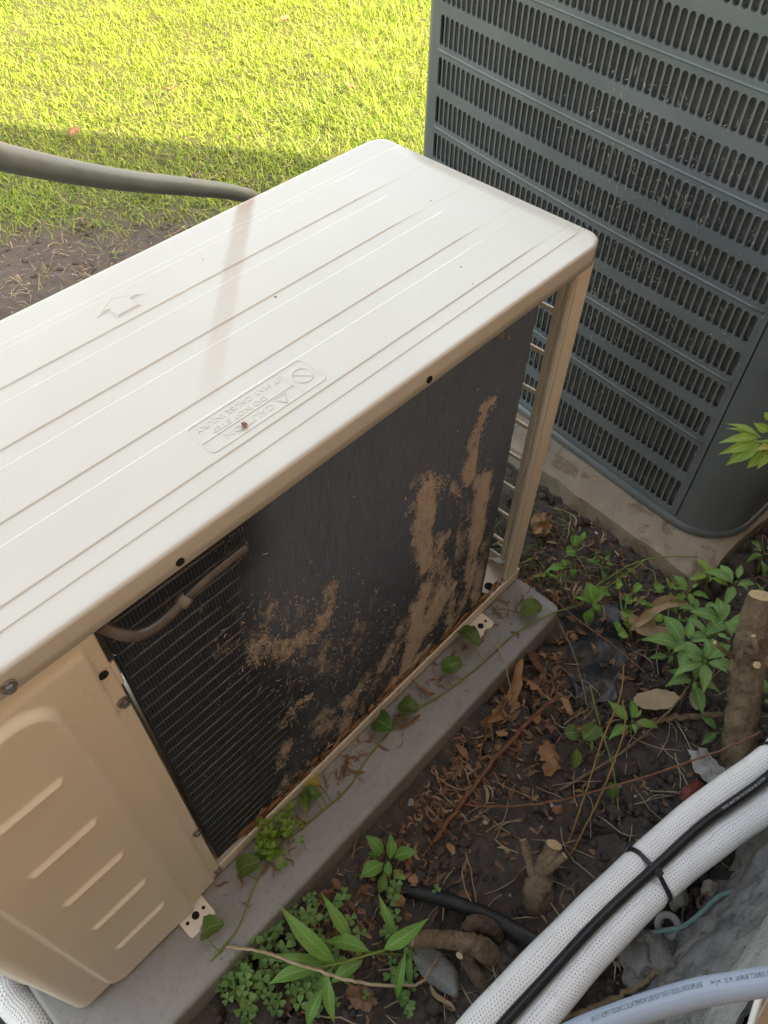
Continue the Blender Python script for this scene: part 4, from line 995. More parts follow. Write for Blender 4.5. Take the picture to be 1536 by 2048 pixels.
# torn black weed barrier
def fabric():
    U = np.linspace(0, 1, 46); Wd = np.linspace(0, 1, 34); tl, trr, br, bl = [np.array(at(*p, z=.012)) for p in ((1122, 1228), (1262, 1205), (1232, 1400), (1150, 1418))]
    V = []
    for u in U:
        for w in Wd:
            p = (1-u)*((1-w)*tl + w*trr) + u*((1-w)*bl + w*br); e = .0035*(1 + math.sin(u*15 + 2.2*math.sin(w*3.1))) + .016*abs(mnoise.noise((p[0]*8, p[1]*8, 1)))
            p = p + np.array([.010*mnoise.noise((u*4, w*4, 2)), .010*mnoise.noise((u*4, w*4, 7)), e + .003]); V.append(p)
    t = NT('black_plastic_sheet'); p = t.pos(); c = t.mix(t.ramp(t.noise(p, 60, 6, .7), [(.5, 0.0), (.75, 1.0)]), (.012, .012, .013), (.07, .065, .06))
    m = t.fin(c, .30, t.bump(t.noise(p, 70, 4), .4, .003), .5)
    tag(obj('weed_barrier', V, gridF(46, 34), m), 'torn crumpled black plastic weed barrier beside the grey pad corner', 'plastic sheet')
fabric()

# ------------------------------------------------------------------ stumps and rocks
def log(name, label, P, R, parent=None, cut_end=True, seg=18, seed=0, rag=.05, cutdir=None):
    e = empty(name, P[0]); tag(e, label, 'stump')
    C = spline(P, 9); rr = np.interp(np.linspace(0, 1, len(C)), np.linspace(0, 1, len(R)), R)
    seg = 30; C = spline(P, 22); rr = np.interp(np.linspace(0, 1, len(C)), np.linspace(0, 1, len(R)), R)
    V, F, uv = tube(C, rr, seg, (.3, .2, 1), cap=False, seed=seed); V = np.array(V); ax_ = np.repeat(C, seg + 1, 0); rv = V - ax_
    kk = np.array([.16*mnoise.noise(Vector(v)*38 + Vector((seed, 0, 0))) + .10*mnoise.noise(Vector((v[0]*150, v[1]*150, v[2]*45))) + .05*mnoise.noise(Vector(v)*320) for v in ax_ + rv])
    V = V + rv*kk[:, None]
    obj('bark', V, F, BARK, e); m = seg + 1; ring = V[-m:-1]; c = ring.mean(0); d = C[-1] - C[-2]; d /= np.linalg.norm(d)
    g = np.random.default_rng(seed); Vc = list(ring + d*.0004); Fc = []
    for k, s in enumerate((.8, .5, .2)):
        Vc += [c + (p - c)*s + d*(.001 + g.normal(0, .0007)) for p in ring]
    Vc.append(c + d*.002)
    for k in range(3):
        for j in range(seg): Fc.append((k*seg+j, k*seg+(j+1) % seg, (k+1)*seg+(j+1) % seg, (k+1)*seg+j))
    for j in range(seg): Fc.append((3*seg+j, 3*seg+(j+1) % seg, 4*seg))
    uvc = [(1, 0)]*seg + [(s_, 0) for s_ in (.8, .5, .2) for _ in range(seg)] + [(0, 0)]; obj('cut_face', Vc, Fc, CUT, e, uv=uvc)
    return e, C
# tall sawn stump at the right edge
S1, _ = log('tree_stump', 'tall pruned stump with pale slanted cut at the right edge', [at(1476, 1535, z=-.02), at(1478, 1490, z=.03), at(1485, 1420, z=.085), at(1494, 1345, z=.14), at(1508, 1265, z=.20), at(1524, 1192, z=.255)], [.034, .0265, .0245, .0275, .0255, .0225], seed=3, rag=.03)
def twiglet(parent, P, r, cut=True):
    V, F, uv = tube(spline(P, 4), np.linspace(r[0], r[1], 4*(len(P)-1)+1) if len(P) > 2 else np.linspace(r[0], r[1], 5), 8); b = obj('pruned_twig', V, F, BARK, parent)
    d = np.array(P[-1]) - np.array(P[-2]); mb = MB(); disc(mb, P[-1], d, r[1]*.95, .0006, 10); mb.build('twig_cut', CUT, b, smooth=False)
twiglet(S1, [at(1490, 1300, z=.185), at(1512, 1305, z=.225), at(1507, 1272, z=.25)], (.0055, .004))
twiglet(S1, [at(1465, 1312, z=.16), at(1448, 1302, z=.18), at(1430, 1285, z=.20)], (.005, .0035))
twiglet(S1, [at(1505, 1330, z=.16), at(1512, 1331, z=.20), at(1514, 1330, z=.21)], (.0075, .006))
V, F, uv = tube(spline([at(1500, 1318, z=.16), at(1540, 1322, z=.17), at(1600, 1335, z=.18)], 6), np.linspace(.018, .013, 13), 12, wob=.06, seed=4); obj('branch', V, F, BARK, S1)
# small forked stump in the middle
S2, _ = log('tree_stump', 'small forked stump with oval pale cut face in the bare soil', [at(1075, 1810, z=-.02), at(1076, 1775, z=.02), at(1085, 1740, z=.042), at(1098, 1715, z=.060), at(1108, 1690, z=.078)], [.026, .022, .0155, .0125, .0125], seed=6, rag=.07)
twiglet(S2, [at(1090, 1745, z=.05), at(1112, 1725, z=.065), at(1129, 1711, z=.075)], (.008, .006))
twiglet(S2, [at(1070, 1765, z=.03), at(1056, 1715, z=.055), at(1046, 1680, z=.065)], (.008, .006))
# pale sawn branch pointing left
S3, _ = log('tree_stump', 'cut branch stub pointing left over the lance leaved weed', [at(985, 1920, z=-.02), at(960, 1897, z=.02), at(925, 1884, z=.045), at(880, 1878, z=.055), at(826, 1879, z=.062)], [.019, .017, .0118, .0118, .0118], seed=9, rag=.035)
V, F, uv = tube(spline([at(930, 1860, z=.03), at(950, 1845, z=.035), at(985, 1855, z=.02), at(1000, 1875, z=-.01)], 6), np.array([.010]*4+[.012]*6+[.011]*9), 12, wob=.06, seed=5); obj('root', V, F, BARKD, S3)
V, F, uv = tube(spline([at(930, 1890, z=.03), at(938, 1925, z=.018), at(960, 1965, z=.008), at(975, 1990, z=-.02)], 6), np.linspace(.011, .009, 19), 12, wob=.06, seed=8); obj('root', V, F, BARKD, S3)
twiglet(S3, [at(945, 1870, z=.03), at(930, 1892, z=.045), at(919, 1911, z=.055)], (.0075, .0055))
def rock(name, label, c, s, mat, seed, sub=4):
    bm = bmesh.new(); bmesh.ops.create_icosphere(bm, subdivisions=sub, radius=1)
    for v in bm.verts:
        p = v.co.copy(); n = mnoise.noise((p*1.4 + Vector((seed, 0, 0)))) * .35 + mnoise.noise(p*4 + Vector((seed, 3, 0))) * .16 + mnoise.noise(p*11 + Vector((0, seed, 0))) * .08
        v.co = Vector([c[i] + p[i] * s[i] * (1 + n) for i in range(3)])
    V = [tuple(v.co) for v in bm.verts]; F = [tuple(v.index for v in f.verts) for f in bm.faces]; bm.free()
    return tag(obj(name, V, F, mat), label, 'rock', 'broken rocks by the foundation')
rock('rock', 'lumpy concrete rock lying under the braided pipe below the plastic ring', at(1295, 1922, z=.012), (.045, .040, .032), CONCR, 2.3)
rock('rock', 'small round grey rock directly below the near zip tie', at(1352, 1793, z=.012), (.017, .018, .016), MORTAR, 5.1, 3)
rock('rock', 'tiny cream stone inside the loop of yellow leaf', at(1418, 1778, z=.012), (.013, .011, .009), PEB, 7.7, 3)
rock('rock', 'slim pale rock on the soil below the cut branch stub', at(870, 1935, z=.008), (.020, .045, .012), MORTAR, 8.9, 3)
rock('rock', 'flat pale flake of stone at left of the bare soil', at(820, 1606, z=.006), (.018, .013, .006), MORTAR, 11.2, 3)

# ------------------------------------------------------------------ leaves, weeds, vine
def leaf_geo(base, tip, width, arch=.15, fold=.25, nrm=(0, 0, 1), shape='lance', nl=7, twist=0.0, seed=0):
    base = np.asarray(base, float); tip = np.asarray(tip, float); d = tip - base; L = np.linalg.norm(d) + 1e-9; d /= L
    n = np.asarray(nrm, float); n = n - d * (n @ d); n /= np.linalg.norm(n) + 1e-9; s = np.cross(d, n)
    if twist: s, n = s*math.cos(twist) + n*math.sin(twist), n*math.cos(twist) - s*math.sin(twist)
    t = np.linspace(0, 1, nl)
    if shape == 'lance': w = np.sin(np.pi * t ** .8) ** 1.15 * (1 - .12*t)
    elif shape == 'round': w = np.sqrt(np.clip(1 - (2*t - 1)**2, 0, 1)) * (1.05 - .1*t)
    elif shape == 'heart': w = np.clip(np.sin(np.pi * t ** .55), 0, 1) ** .7 * (1 - .1*t); w[0] = .25
    else: w = np.sin(np.pi * np.clip(t, .02, .98)) ** .8
    g = np.random.default_rng(seed); V = []
    for k in range(nl):
        c = base + d * L * t[k] + n * arch * L * (math.sin(math.pi * t[k]) - .25 * t[k]**2)
        hw = width * .5 * max(w[k], .015); rip = g.normal(0, .05) * width
        V += [c - s*hw + n*(fold*hw + rip), c - s*hw*.5 + n*(fold*hw*.42), c, c + s*hw*.5 + n*(fold*hw*.42), c + s*hw + n*(fold*hw - rip)]
    leaf_geo.uv = np.array([(t[k], 2.0 + a) for k in range(nl) for a in (-1, -.5, 0, .5, 1)])
    return np.array(V), gridF(nl, 5)
def plant(name, label, cat, base, leaves, stems=(), group=None, mat=GREEN, smat=STEMG):
    """leaves: (base px, tip px, z0, z1, width px[, shape, mat]); stems: list of 3-D point lists"""
    e = empty(name, base); tag(e, label, cat, group)
    for P, r in stems:
        V, F, uv = tube(spline(P, 6), np.linspace(r, r*.55, 6*(len(P)-1)+1 if len(P) > 2 else 7), 6); obj('stem', V, F, smat, e)
    for i, lf in enumerate(leaves):
        (b, t, z0, z1, w), ex = lf[:5], lf[5:]; B, Tp = at(*b, z=z0), at(*t, z=z1); wm = w * np.linalg.norm(B - CAMLOC) / FPX
        V, F = leaf_geo(B, Tp, wm, shape=ex[0] if ex else 'lance', seed=i, arch=.10 + .1*random.random(), fold=.2 + .2*random.random(), twist=random.uniform(-.35, .35))
        obj('leaf', V, F, ex[1] if len(ex) > 1 else mat, e, uv=leaf_geo.uv)
    return e
def zoomA(x, y): return (400 + x/3.072, 1600 + y/3.072)
def zoomB(x, y): return (900 + x/2.415, 1050 + y/2.415)
# the lance leaved weed in front
LV = [((930,870),(745,570),.10,.13,23), ((830,995),(485,650),.10,.14,32), ((1040,930),(735,868),.11,.10,28), ((830,1000),(440,945),.07,.05,25), ((770,1020),(412,1130),.09,.07,28), ((1000,985),(795,1130),.08,.05,24),
      ((785,1065),(825,1385),.09,.05,22), ((760,1150),(655,1400),.06,.03,24), ((1130,915),(1405,728),.10,.13,28), ((1200,815),(1095,575),.08,.11,17), ((1265,925),(1208,1235),.09,.04,18), ((820,1020),(690,1190),.06,.04,15), ((1290,920),(1300,1180),.05,.02,13)]
b0 = at(*zoomA(1000, 960), z=0)
plant('lance_leaf_weed', 'large weed with long lance leaves spread over the clover', 'weed', b0, [(zoomA(*a), zoomA(*b), c, d, w) for a, b, c, d, w in LV],
      [([at(*zoomA(760,1022), z=.088), at(*zoomA(900,990), z=.095), at(*zoomA(1125,925), z=.10), at(*zoomA(1280,900), z=.08), at(*zoomA(1330, 960), z=0)], .0022), ([at(*zoomA(1330,960), z=0), at(*zoomA(1000,930), z=.10), at(*zoomA(930,870), z=.10)], .002)])
# star shaped seedling on the bare soil
LV = [((1125,330),(1015,212),.05,.06,26), ((1165,365),(1168,195),.06,.07,22), ((1195,350),(1338,315),.05,.06,28), ((1130,390),(980,475),.05,.04,30), ((1160,375),(1162,480),.06,.05,18), ((1130,440),(1100,580),.04,.02,20), ((1110,345),(1030,330),.03,.03,20), ((1190,430),(1255,480),.02,.015,18, 'lance', YELLOWG)]
plant('star_seedling', 'star shaped green seedling standing alone beside the grey pad', 'weed', at(*zoomA(1145, 420), z=0), [(zoomA(*l[0]), zoomA(*l[1]), *l[2:]) for l in LV], [([at(*zoomA(1150, 430), z=-.005), at(*zoomA(1148, 370), z=.055)], .002)])
# weed cluster before the concrete pad: separate rosettes
def rosette(label, cz, r, n, hgt, name='green_weed', mat=GREENB, a0=None, shape='lance', wr=.42, group='weeds by the concrete pad', pairs=True):
    c = zoomB(*cz); base = at(*c, z=0); top = at(c[0], c[1], z=hgt); base = np.array([top[0] + .012, top[1] - .01, soil_z(top[0], top[1]) - .004]); e = empty(name, base); tag(e, label, 'weed', group)
    a0 = random.random()*6 if a0 is None else a0
    V, F, uv = tube(spline([base, (base + top)/2 + np.array([.004, .003, 0]), top], 5), np.linspace(.0022, .0014, 11), 6); obj('stem', V, F, STEMG, e)
    for k in range(n):
        lay = 0 if k < n*.6 else 1; r_s = .86; a = a0 + k * 2.4; el = .05 + .35*lay + random.uniform(-.15, .15); rr = r * r_s * (1 if not lay else .6) * random.uniform(.8, 1.1)
        d = np.array([math.cos(a)*math.cos(el), math.sin(a)*math.cos(el), math.sin(el)]); b = top - np.array([0, 0, .02*(1-lay)*random.random()]) + d*.006; t = b + d*rr - np.array([0, 0, .15*rr])
        V, F = leaf_geo(b, t, rr*wr*random.uniform(.85, 1.15), arch=.14, fold=.3, shape=shape, seed=k, twist=random.uniform(-.3, .3)); obj('leaf', V, F, mat, e, uv=leaf_geo.uv)
    return e
rosette('bushiest green weed of the clump left of the tall stump', (1235, 655), .075, 9, .13, a0=.3)
rosette('leafy weed at the left of the clump by the tall stump', (1150, 565), .070, 8, .11, a0=1.1)
rosette('upright weed touching the top of the tall stump', (1330, 455), .072, 7, .12, a0=2.0)
rosette('weed at the concrete pad corner nearest the tall stump', (1385, 272), .062, 6, .10, a0=.9)
rosette('small pale weed growing out under the concrete pad corner', (1160, 315), .042, 6, .06, a0=2.8, mat=GREEN)
rosette('yellow green weed under the middle of the pad corner', (1255, 240), .045, 6, .07, a0=.2, mat=GREENL)
rosette('low weed at the foot of the clump above dry tan leaf', (1185, 745), .055, 7, .05, a0=1.6)
rosette('dark weed behind the clump left of the stump cut', (1215, 400), .045, 6, .07, a0=2.2)
rosette('six leaved seedling between yellow stems and tan leaf', (880, 945), .050, 6, .06, a0=.5, mat=GREEN)
rosette('tiny weed right of the tall stump at the photo edge', (1520, 830), .05, 6, .07, a0=.5)
rosette('small weed hugging the left side of the stump base', (1310, 985), .04, 5, .03, a0=2.9, mat=GREEND)
for k_, (lb, cz, r_w, n_w, h_w, m_w) in enumerate((
        ('low weed at the far left edge of the clump beside dry stems', (1075, 620), .045, 6, .05, GREENB), ('tall weed sprig poking up between the clump rosettes', (1275, 520), .055, 6, .13, GREENB),
        ('small weed between oak leaf and clump', (1110, 430), .035, 5, .05, GREEN), ('weed seedling under the concrete pad left of the pale weed', (1060, 300), .032, 5, .04, GREENL),
        ('tiny seedling right of the crumpled orange leaf', (700, 1000), .022, 4, .03, GREEN), ('tiny sprout beside the corner post foot', (460, 230), .026, 5, .04, GREEN),
        ('sprig with narrow leaves between sapling and creeper', (740, 180), .034, 5, .06, GREEND), ('weed seedling at the photo edge above the stump cut', (1520, 130), .05, 6, .07, GREEND), ('second weed at the photo edge above the stump', (1505, 330), .034, 5, .05, GREEN))):
    rosette(lb, cz, r_w, n_w, h_w, a0=k_*1.3, mat=m_w, wr=.36)
# sapling with paired leaves between the two pads
LV = [((600,100),(600,45),.15,.16,26,'round'), ((605,125),(560,130),.14,.14,24,'round'), ((560,205),(455,225),.11,.10,22), ((560,200),(545,165),.11,.12,22), ((575,215),(600,260),.10,.09,20), ((640,75),(650,30),.16,.17,12)]
plant('leafy_sapling', 'slim sapling with round paired leaves between both pads', 'sapling', at(*zoomB(610, 300), z=0), [(zoomB(*l[0]), zoomB(*l[1]), *l[2:]) for l in LV], [([at(*zoomB(612, 300), z=-.01), at(*zoomB(605, 200), z=.08), at(*zoomB(615, 100), z=.15), at(*zoomB(640, 75), z=.16)], .002)], mat=GREEN)
LV = [((690,375),(660,270),.08,.10,34), ((690,380),(740,290),.08,.09,22), ((685,385),(730,415),.08,.07,18), ((690,400),(660,478),.07,.03,22), ((680,380),(600,350),.08,.09,16)]
plant('leafy_sapling', 'pale sapling leaning over the black plastic sheet', 'sapling', at(*zoomB(700, 470), z=0), [(zoomB(*l[0]), zoomB(*l[1]), *l[2:]) for l in LV], [([at(*zoomB(700, 460), z=-.01), at(*zoomB(690, 380), z=.08)], .002)], mat=GREEN)
# round leaved creeper right of the plastic sheet
cr = [(818,292,30,13),(905,312,40,30),(1003,300,22,36),(860,360,30,24),(885,375,20,18),(940,380,26,20),(1065,378,20,20),(870,425,24,18),(855,440,22,20),(810,488,26,16),(865,488,20,20),(830,525,38,16),(1008,450,22,40),(965,400,22,18),(750,330,28,14)]
LVc = [(zoomB(x - w*.5, y + h*.4), zoomB(x + w*.6, y - h*.5), .05 + .03*((i*7) % 3)/2, .06 + .03*((i*5) % 3)/2, 17 + (w*.16), 'round', GREENL if i % 4 == 0 else GREEN) for i, (x, y, w, h) in enumerate(cr)]
plant('round_leaf_creeper', 'creeping weed with small round bright leaves right of the plastic sheet', 'creeper', at(*zoomB(860, 520), z=0), LVc,
      [([at(*zoomB(880, 560), z=0), at(*zoomB(862, 470), z=.05), at(*zoomB(850, 380), z=.06), at(*zoomB(900, 320), z=.06), at(*zoomB(1003, 320), z=.06)], .0016), ([at(*zoomB(862, 470), z=.05), at(*zoomB(830, 400), z=.05), at(*zoomB(818, 300), z=.05)], .0014)])
LV = [((620,1000),(552,1010),.05,.05,30,'round'), ((640,1035),(715,970),.06,.065,34,'round'), ((610,1080),(598,1180),.04,.02,24,'lance'), ((775,1240),(785,1325),.03,.02,26,'round')]
plant('dusky_round_weed', 'pair of dusky round leaves on the soil above the orange dead leaf', 'weed', at(*zoomB(640, 1060), z=0), [(zoomB(*l[0]), zoomB(*l[1]), *l[2:]) for l in LV], [([at(*zoomB(640, 1100), z=-.01), at(*zoomB(625, 1040), z=.04)], .002)], mat=VINE)
# branch with long leaves entering from the right edge
def zoomC(x, y): return (1250 + x/4.55, 700 + y/4.55)
e = empty('overhanging_branch', at(1590, 870, d=1.25)); tag(e, 'leafy branch tip reaching in from the right over the slate condenser', 'branch')
V, F, uv = tube(spline([(.80, -.50, -.02), (.77, -.49, .20), at(1740, 900, d=1.32), at(1660, 880, d=1.28), at(1580, 878, d=1.25), at(1518, 884, d=1.24), at(1512, 872, d=1.24)], 6), np.linspace(.008, .0014, 37), 8); obj('stem', V, F, STEMG, e)
for i, (a, b, w) in enumerate([((1230,790),(845,845),18), ((1225,785),(920,665),13), ((1240,800),(920,710),17), ((1210,830),(850,950),20), ((1225,850),(918,1048),30), ((1240,900),(1105,1085),22), ((1290,890),(1212,1080),22), ((1300,740),(1170,662),18), ((1320,640),(1270,565),20), ((1330,880),(1190,915),16), ((1330, 800),(1440, 620),24), ((1340, 850),(1480, 980),24), ((1330, 820), (1500, 790), 24)]):
    B, T_ = at(*zoomC(*a), d=1.24), at(*zoomC(*b), d=1.22 + .01*(i % 3)); V, F = leaf_geo(B, T_, w * 1.24 / FPX, arch=.10, fold=.3, nrm=(-.5, -.3, 1), seed=i, twist=random.uniform(-.4, .4)); obj('leaf', V, F, YELLOWG if i == 9 else GREENL, e, uv=leaf_geo.uv)
# vine that runs along the grey pad
vp = [(1300, 1120, .06), (1230, 1165, .045), (1160, 1200, .05), (1100, 1232, .082), (1030, 1275, .082), (960, 1325, .081), (880, 1385, .081), (805, 1445, .081), (745, 1510, .081), (690, 1572, .081), (620, 1640, .081), (560, 1702, .082), (505, 1780, .082), (468, 1850, .082), (440, 1905, .080), (400, 1965, .05), (350, 2045, .01)]
e = empty('trailing_vine', at(1300, 1120, z=.0)); tag(e, 'thin green vine trailing along the grey pad with dark heart leaves', 'vine')
VC = spline([at(x, y, z=z) + np.array([.006*math.sin(i*2.1), .006*math.cos(i*1.7), .002*(i % 2)]) for i, (x, y, z) in enumerate(vp)], 8); V, F, uv = tube(VC, .0013, 7); obj('stem', V, F, STEMG, e)
for i, (c, t, w, sh, m) in enumerate([((1040,1225),(1085,1212),36,'round',VINE), ((912,1262),(958,1290),38,'round',VINE), ((882,1338),(925,1322),34,'round',GREEND), ((795,1412),(838,1420),36,'round',VINE), ((752,1440),(782,1458),44,'round',GREEND), ((640,1570),(600,1562),34,'round',YELLOWG), ((612,1582),(615,1635),26,'lance',VINE), ((475,1745),(520,1722),40,'round',VINE), ((405,1868),(446,1846),40,'round',VINE), ((640,1590),(602,1588),28,'round',GREEND)]):
    B, T_ = at(*c, z=.084 + .012*random.random()), at(*t, z=.095 + .02*random.random()); wm = w*np.linalg.norm(B-CAMLOC)/FPX
    V, F = leaf_geo(B, T_, wm, arch=.2, fold=.35, shape=sh, seed=i, twist=random.uniform(-.5, .5), nl=9); lo = obj('leaf', V, F, m, e, uv=leaf_geo.uv)
    k = np.argmin(np.linalg.norm(VC - B, axis=1)); V, F, uv = tube(spline([VC[k], (VC[k]+B)/2 + np.array([0, 0, .008]), B], 4), .0009, 5); obj('petiole', V, F, STEMG, e)
# clover
def clover_leaf(c, r, tilt, az, g):
    V = []; F = []; n = 0
    for k in range(3):
        a = az + k*2.094 + g.normal(0, .12); d = np.array([math.cos(a), math.sin(a), tilt + g.normal(0, .15)]); s = np.array([-math.sin(a), math.cos(a), g.normal(0, .15)])
        P = [(0, 0), (.45, -.38), (.85, -.52), (1.05, -.25), (.92, 0), (1.05, .25), (.85, .52), (.45, .38)]
        V += [c + r*(u*d + v*s) + np.array([0, 0, r*.22*abs(v)*2]) for u, v in P]; F += [(n, n+1, n+2, n+3, n+4), (n, n+4, n+5, n+6, n+7)]; n += 8
    return V, F
def clover(name, label, blobs, mat, seed):
    g = np.random.default_rng(seed); mb = MB()
    for px, py, sx, sy, cnt, z0, r0 in blobs:
        for i in range(cnt):
            p = at(px + g.normal(0, sx), py + g.normal(0, sy), z=0); sz = z0 + (soil_z(p[0], p[1]) if z0 < .05 else 0); h = abs(g.normal(.022, .012)) + .006; c = np.array([p[0], p[1], sz + h])
            mb.add(*clover_leaf(c, r0*g.uniform(.65, 1.25), g.uniform(.0, .35), g.uniform(0, 6.28), g))
            q = c - np.array([g.normal(0, .006), g.normal(0, .006), h + .006]); V, F, uv = tube(np.array([q, (q+c)/2 + g.normal(0, .002, 3), c]), .0006, 3, cap=False); mb.add(V, F)
    tag(mb.build(name, mat, None), label, kind='stuff')
clover('clover_patch', 'low clover carpet in front of the grey pad', [(470,1930,44,40,46,0,0.0098), (540,1900,46,34,33,0,0.0102), (600,1960,57,34,33,0,0.0102), (560,1990,57,29,25,0,0.0085), (650,1850,46,32,18,0,0.0093), (770,1880,46,34,16,0,0.0085), (790,1985,29,29,9,0,0.0093), (600,1800,23,18,4,0,0.0102), (500,1990,34,23,8,0,0.0093), (800,1800,29,16,8,0,0.0085), (545,1830,21,16,4,0,0.0102)], GREENB, 12)
clover('pad_clover', 'tiny pale clover on the edge of the grey pad', [(560,1705,20,16,30,.072,.0075), (545,1745,14,14,18,.06,.008), (590,1690,18,10,12,.072,.006)], GREENL, 13)

# ------------------------------------------------------------------ dead leaves, twigs, litter
def dry_leaf(label, c, size, mat, kind, yaw, tilt=(0, 0), seed=0, z=.01, name='dead_leaf', curl=.4):
    """one dead leaf on the ground: lobed, long curled or crumpled outline with a raised midrib"""
    g = np.random.default_rng(seed); p = np.array(at(*c, z=z)); ns, nr = 30, 5; V = [(0, 0, 0)]; F = []
    for k in range(1, nr+1):
        for j in range(ns):
            a = 2*math.pi*j/ns
            if kind == 'oak': r = .62 + .38*math.cos(a)**2 + .22*math.cos(5*a + .4) * (1 if abs(math.sin(a)) > .2 else .4); ax = (1.0, .72)
            elif kind == 'long': r = 1.0; ax = (1.0, .17)
            elif kind == 'oval': r = 1 - .1*math.cos(2*a) + .04*g.normal(); ax = (1.0, .52)
            else: r = .85 + .2*g.normal()*.5; ax = (1.0, .7)
            f = k/nr; x = r*f*math.cos(a)*ax[0]; y = r*f*math.sin(a)*ax[1]
            if kind == 'crumple': zz = .34*mnoise.noise((x*2.3+seed, y*2.3, .3)) + .2*mnoise.noise((x*5, y*5+seed, 2))
            elif kind == 'long': zz = curl*(x*x - .3) + .9*abs(y) + .15*mnoise.noise((x*3+seed, y*6, 1)); y += .25*math.sin(x*2.2+seed)
            else: zz = curl*(.5*y*y + .35*x*x*(1 if seed % 2 else -.6)) + .10*mnoise.noise((x*3+seed, y*3, 1)) + .05*abs(y)
            V.append((x, y, zz))
    F = [(0, 1+j, 1+(j+1) % ns) for j in range(ns)] + [(1+(k-1)*ns+j, 1+k*ns+j, 1+k*ns+(j+1) % ns, 1+(k-1)*ns+(j+1) % ns) for k in range(1, nr) for j in range(ns)]
    M = Matrix.Rotation(yaw, 3, 'Z') @ Matrix.Rotation(tilt[0], 3, 'X') @ Matrix.Rotation(tilt[1], 3, 'Y'); V = np.array([M @ Vector(v) for v in V])*size; V[:, 2] -= V[:, 2].min()*.8; V += p
    return tag(obj(name, V, F, mat), label, 'leaf', 'dead leaves on the ground')
dry_leaf('crumpled orange brown leaf in the middle of the bare soil', zoomB(475, 1140), .036, DRYA, 'crumple', .4, (.5, .2), 3, .012)
dry_leaf('lobed tan oak leaf among the green weeds', zoomB(960, 520), .055, DRYB, 'oak', 1.9, (.2, -.2), 4, .02)
dry_leaf('long curled orange leaf against the side of the grey pad', zoomB(255, 835), .070, DRYA, 'long', .15, (.5, 0), 5, .02, curl=.35)
dry_leaf('upright rust brown leaf beside the long curled leaf', zoomB(395, 790), .030, DRYA, 'crumple', 1.2, (.9, .3), 6, .02)
dry_leaf('tan oval leaf folded open below the weed clump', zoomB(990, 860), .042, DRYB, 'oval', 2.2, (.3, .3), 7, .015)
dry_leaf('long pale curled leaf arching over the oak leaf', zoomB(1010, 440), .072, DRYB, 'long', -.35, (.6, 0), 8, .03, curl=-.3)
dry_leaf('bleached rounded leaf left of the stump base', zoomB(1190, 850), .026, DRYG, 'oval', .3, (.1, .2), 9, .012)
dry_leaf('brown oak leaf pressed against the grey pad end', zoomB(385, 650), .042, DRYC, 'oak', .9, (.8, .3), 10, .02)
dry_leaf('yellow orange leaf heap right of the corner post', (1082, 1055), .040, DRYA, 'crumple', .2, (.3, .2), 11, .012)
dry_leaf('bleached grey oak leaf tucked inside the corner post', (990, 1128), .024, DRYG, 'oak', 1.2, (.3, .6), 12, UZ+.006)
dry_leaf('pale leaf partly under the white pipe near stump', zoomB(1240, 1180), .040, DRYG, 'crumple', 1.2, (.1, 0), 13, .008)
dry_leaf('brown leaf under the lance leaves at bottom edge', (725, 1995), .026, DRYC, 'crumple', 1.9, (.2, .1), 14, .008)
dry_leaf('dull purple brown leaf at the edge of the clover', (525, 1878), .028, DRYC, 'oval', .9, (.2, .2), 15, .014)
dry_leaf('curled yellow leaf loop beside the green wire', (1398, 1806), .017, DRYA, 'long', .6, (1.2, 0), 16, .015, curl=1.2)
dry_leaf('brown leaf lying on the sunny lawn', (342, 178), .030, DRYC, 'long', .2, (.3, 0), 17, .035, curl=.5)
dry_leaf('small dark leaf on the lawn near the grey condenser', (700, 174), .026, DRYC, 'crumple', 1.1, (.4, 0), 18, .035)
dry_leaf('tiny dark leaf high on the lawn', (569, 38), .024, DRYC, 'crumple', .1, (.3, 0), 19, .035)
dry_leaf('reddish brown leaf at the shade edge on the lawn', (150, 264), .028, DRYC, 'crumple', .6, (.2, 0), 20, .03)
dry_leaf('small brown leaf flake on the ivory lid beside the lettering', (489, 852), .0052, DRYC, 'crumple', .9, (.2, 0), 21, LZ + .0025)
dry_leaf('red brown leaf lying on the grey pad beside the lip', (690, 1535), .020, DRYC, 'long', .9, (.4, 0), 22, .079)
dry_leaf('orange curled leaf on the pad among the vine leaves', (845, 1385), .024, DRYA, 'long', 1.8, (.5, 0), 23, .079, curl=.6)
dry_leaf('thin brown leaf on the pad below the heart leaves', (815, 1445), .022, DRYC, 'long', -.5, (.5, 0), 24, .079, curl=.6)
dry_leaf('curled tan leaf below the cut branch stub', (882, 2000), .022, DRYB, 'long', 1.4, (.3, 0), 25, .01, curl=.5)
def twig(label, P, r0, r1, mat, name='twig', cat='twig', group='twigs and stems on the ground'):
    C = spline([at(x, y, z=z) for x, y, z in P], 10); C = C + rng.normal(0, r0*.25, C.shape); V, F, uv = tube(C, np.linspace(r0, r1, len(C)), 7)
    return tag(obj(name, V, F, mat), label, cat, group)
twig('straight red brown stem leaning across the bare soil', [(862, 1690, .01), (905, 1632, .03), (980, 1530, .045), (1050, 1450, .05), (1115, 1390, .05)], .0042, .003, TWIGR)
twig('long thin red stem arching from the soil to the white pipe', [(870, 1605, .01), (1000, 1612, .03), (1120, 1600, .05), (1300, 1550, .10), (1430, 1505, .14), (1520, 1465, .16)], .0022, .0014, TWIGR)
twig('yellow stem rising left of the small stump', [(1135, 1690, .01), (1170, 1590, .06), (1205, 1480, .10), (1240, 1395, .12), (1248, 1330, .12)], .0015, .0011, TWIGY)
twig('yellow stem rising right of the small stump', [(1140, 1712, .01), (1185, 1625, .05), (1222, 1540, .09), (1250, 1450, .12), (1245, 1400, .12)], .0016, .0012, TWIGY)
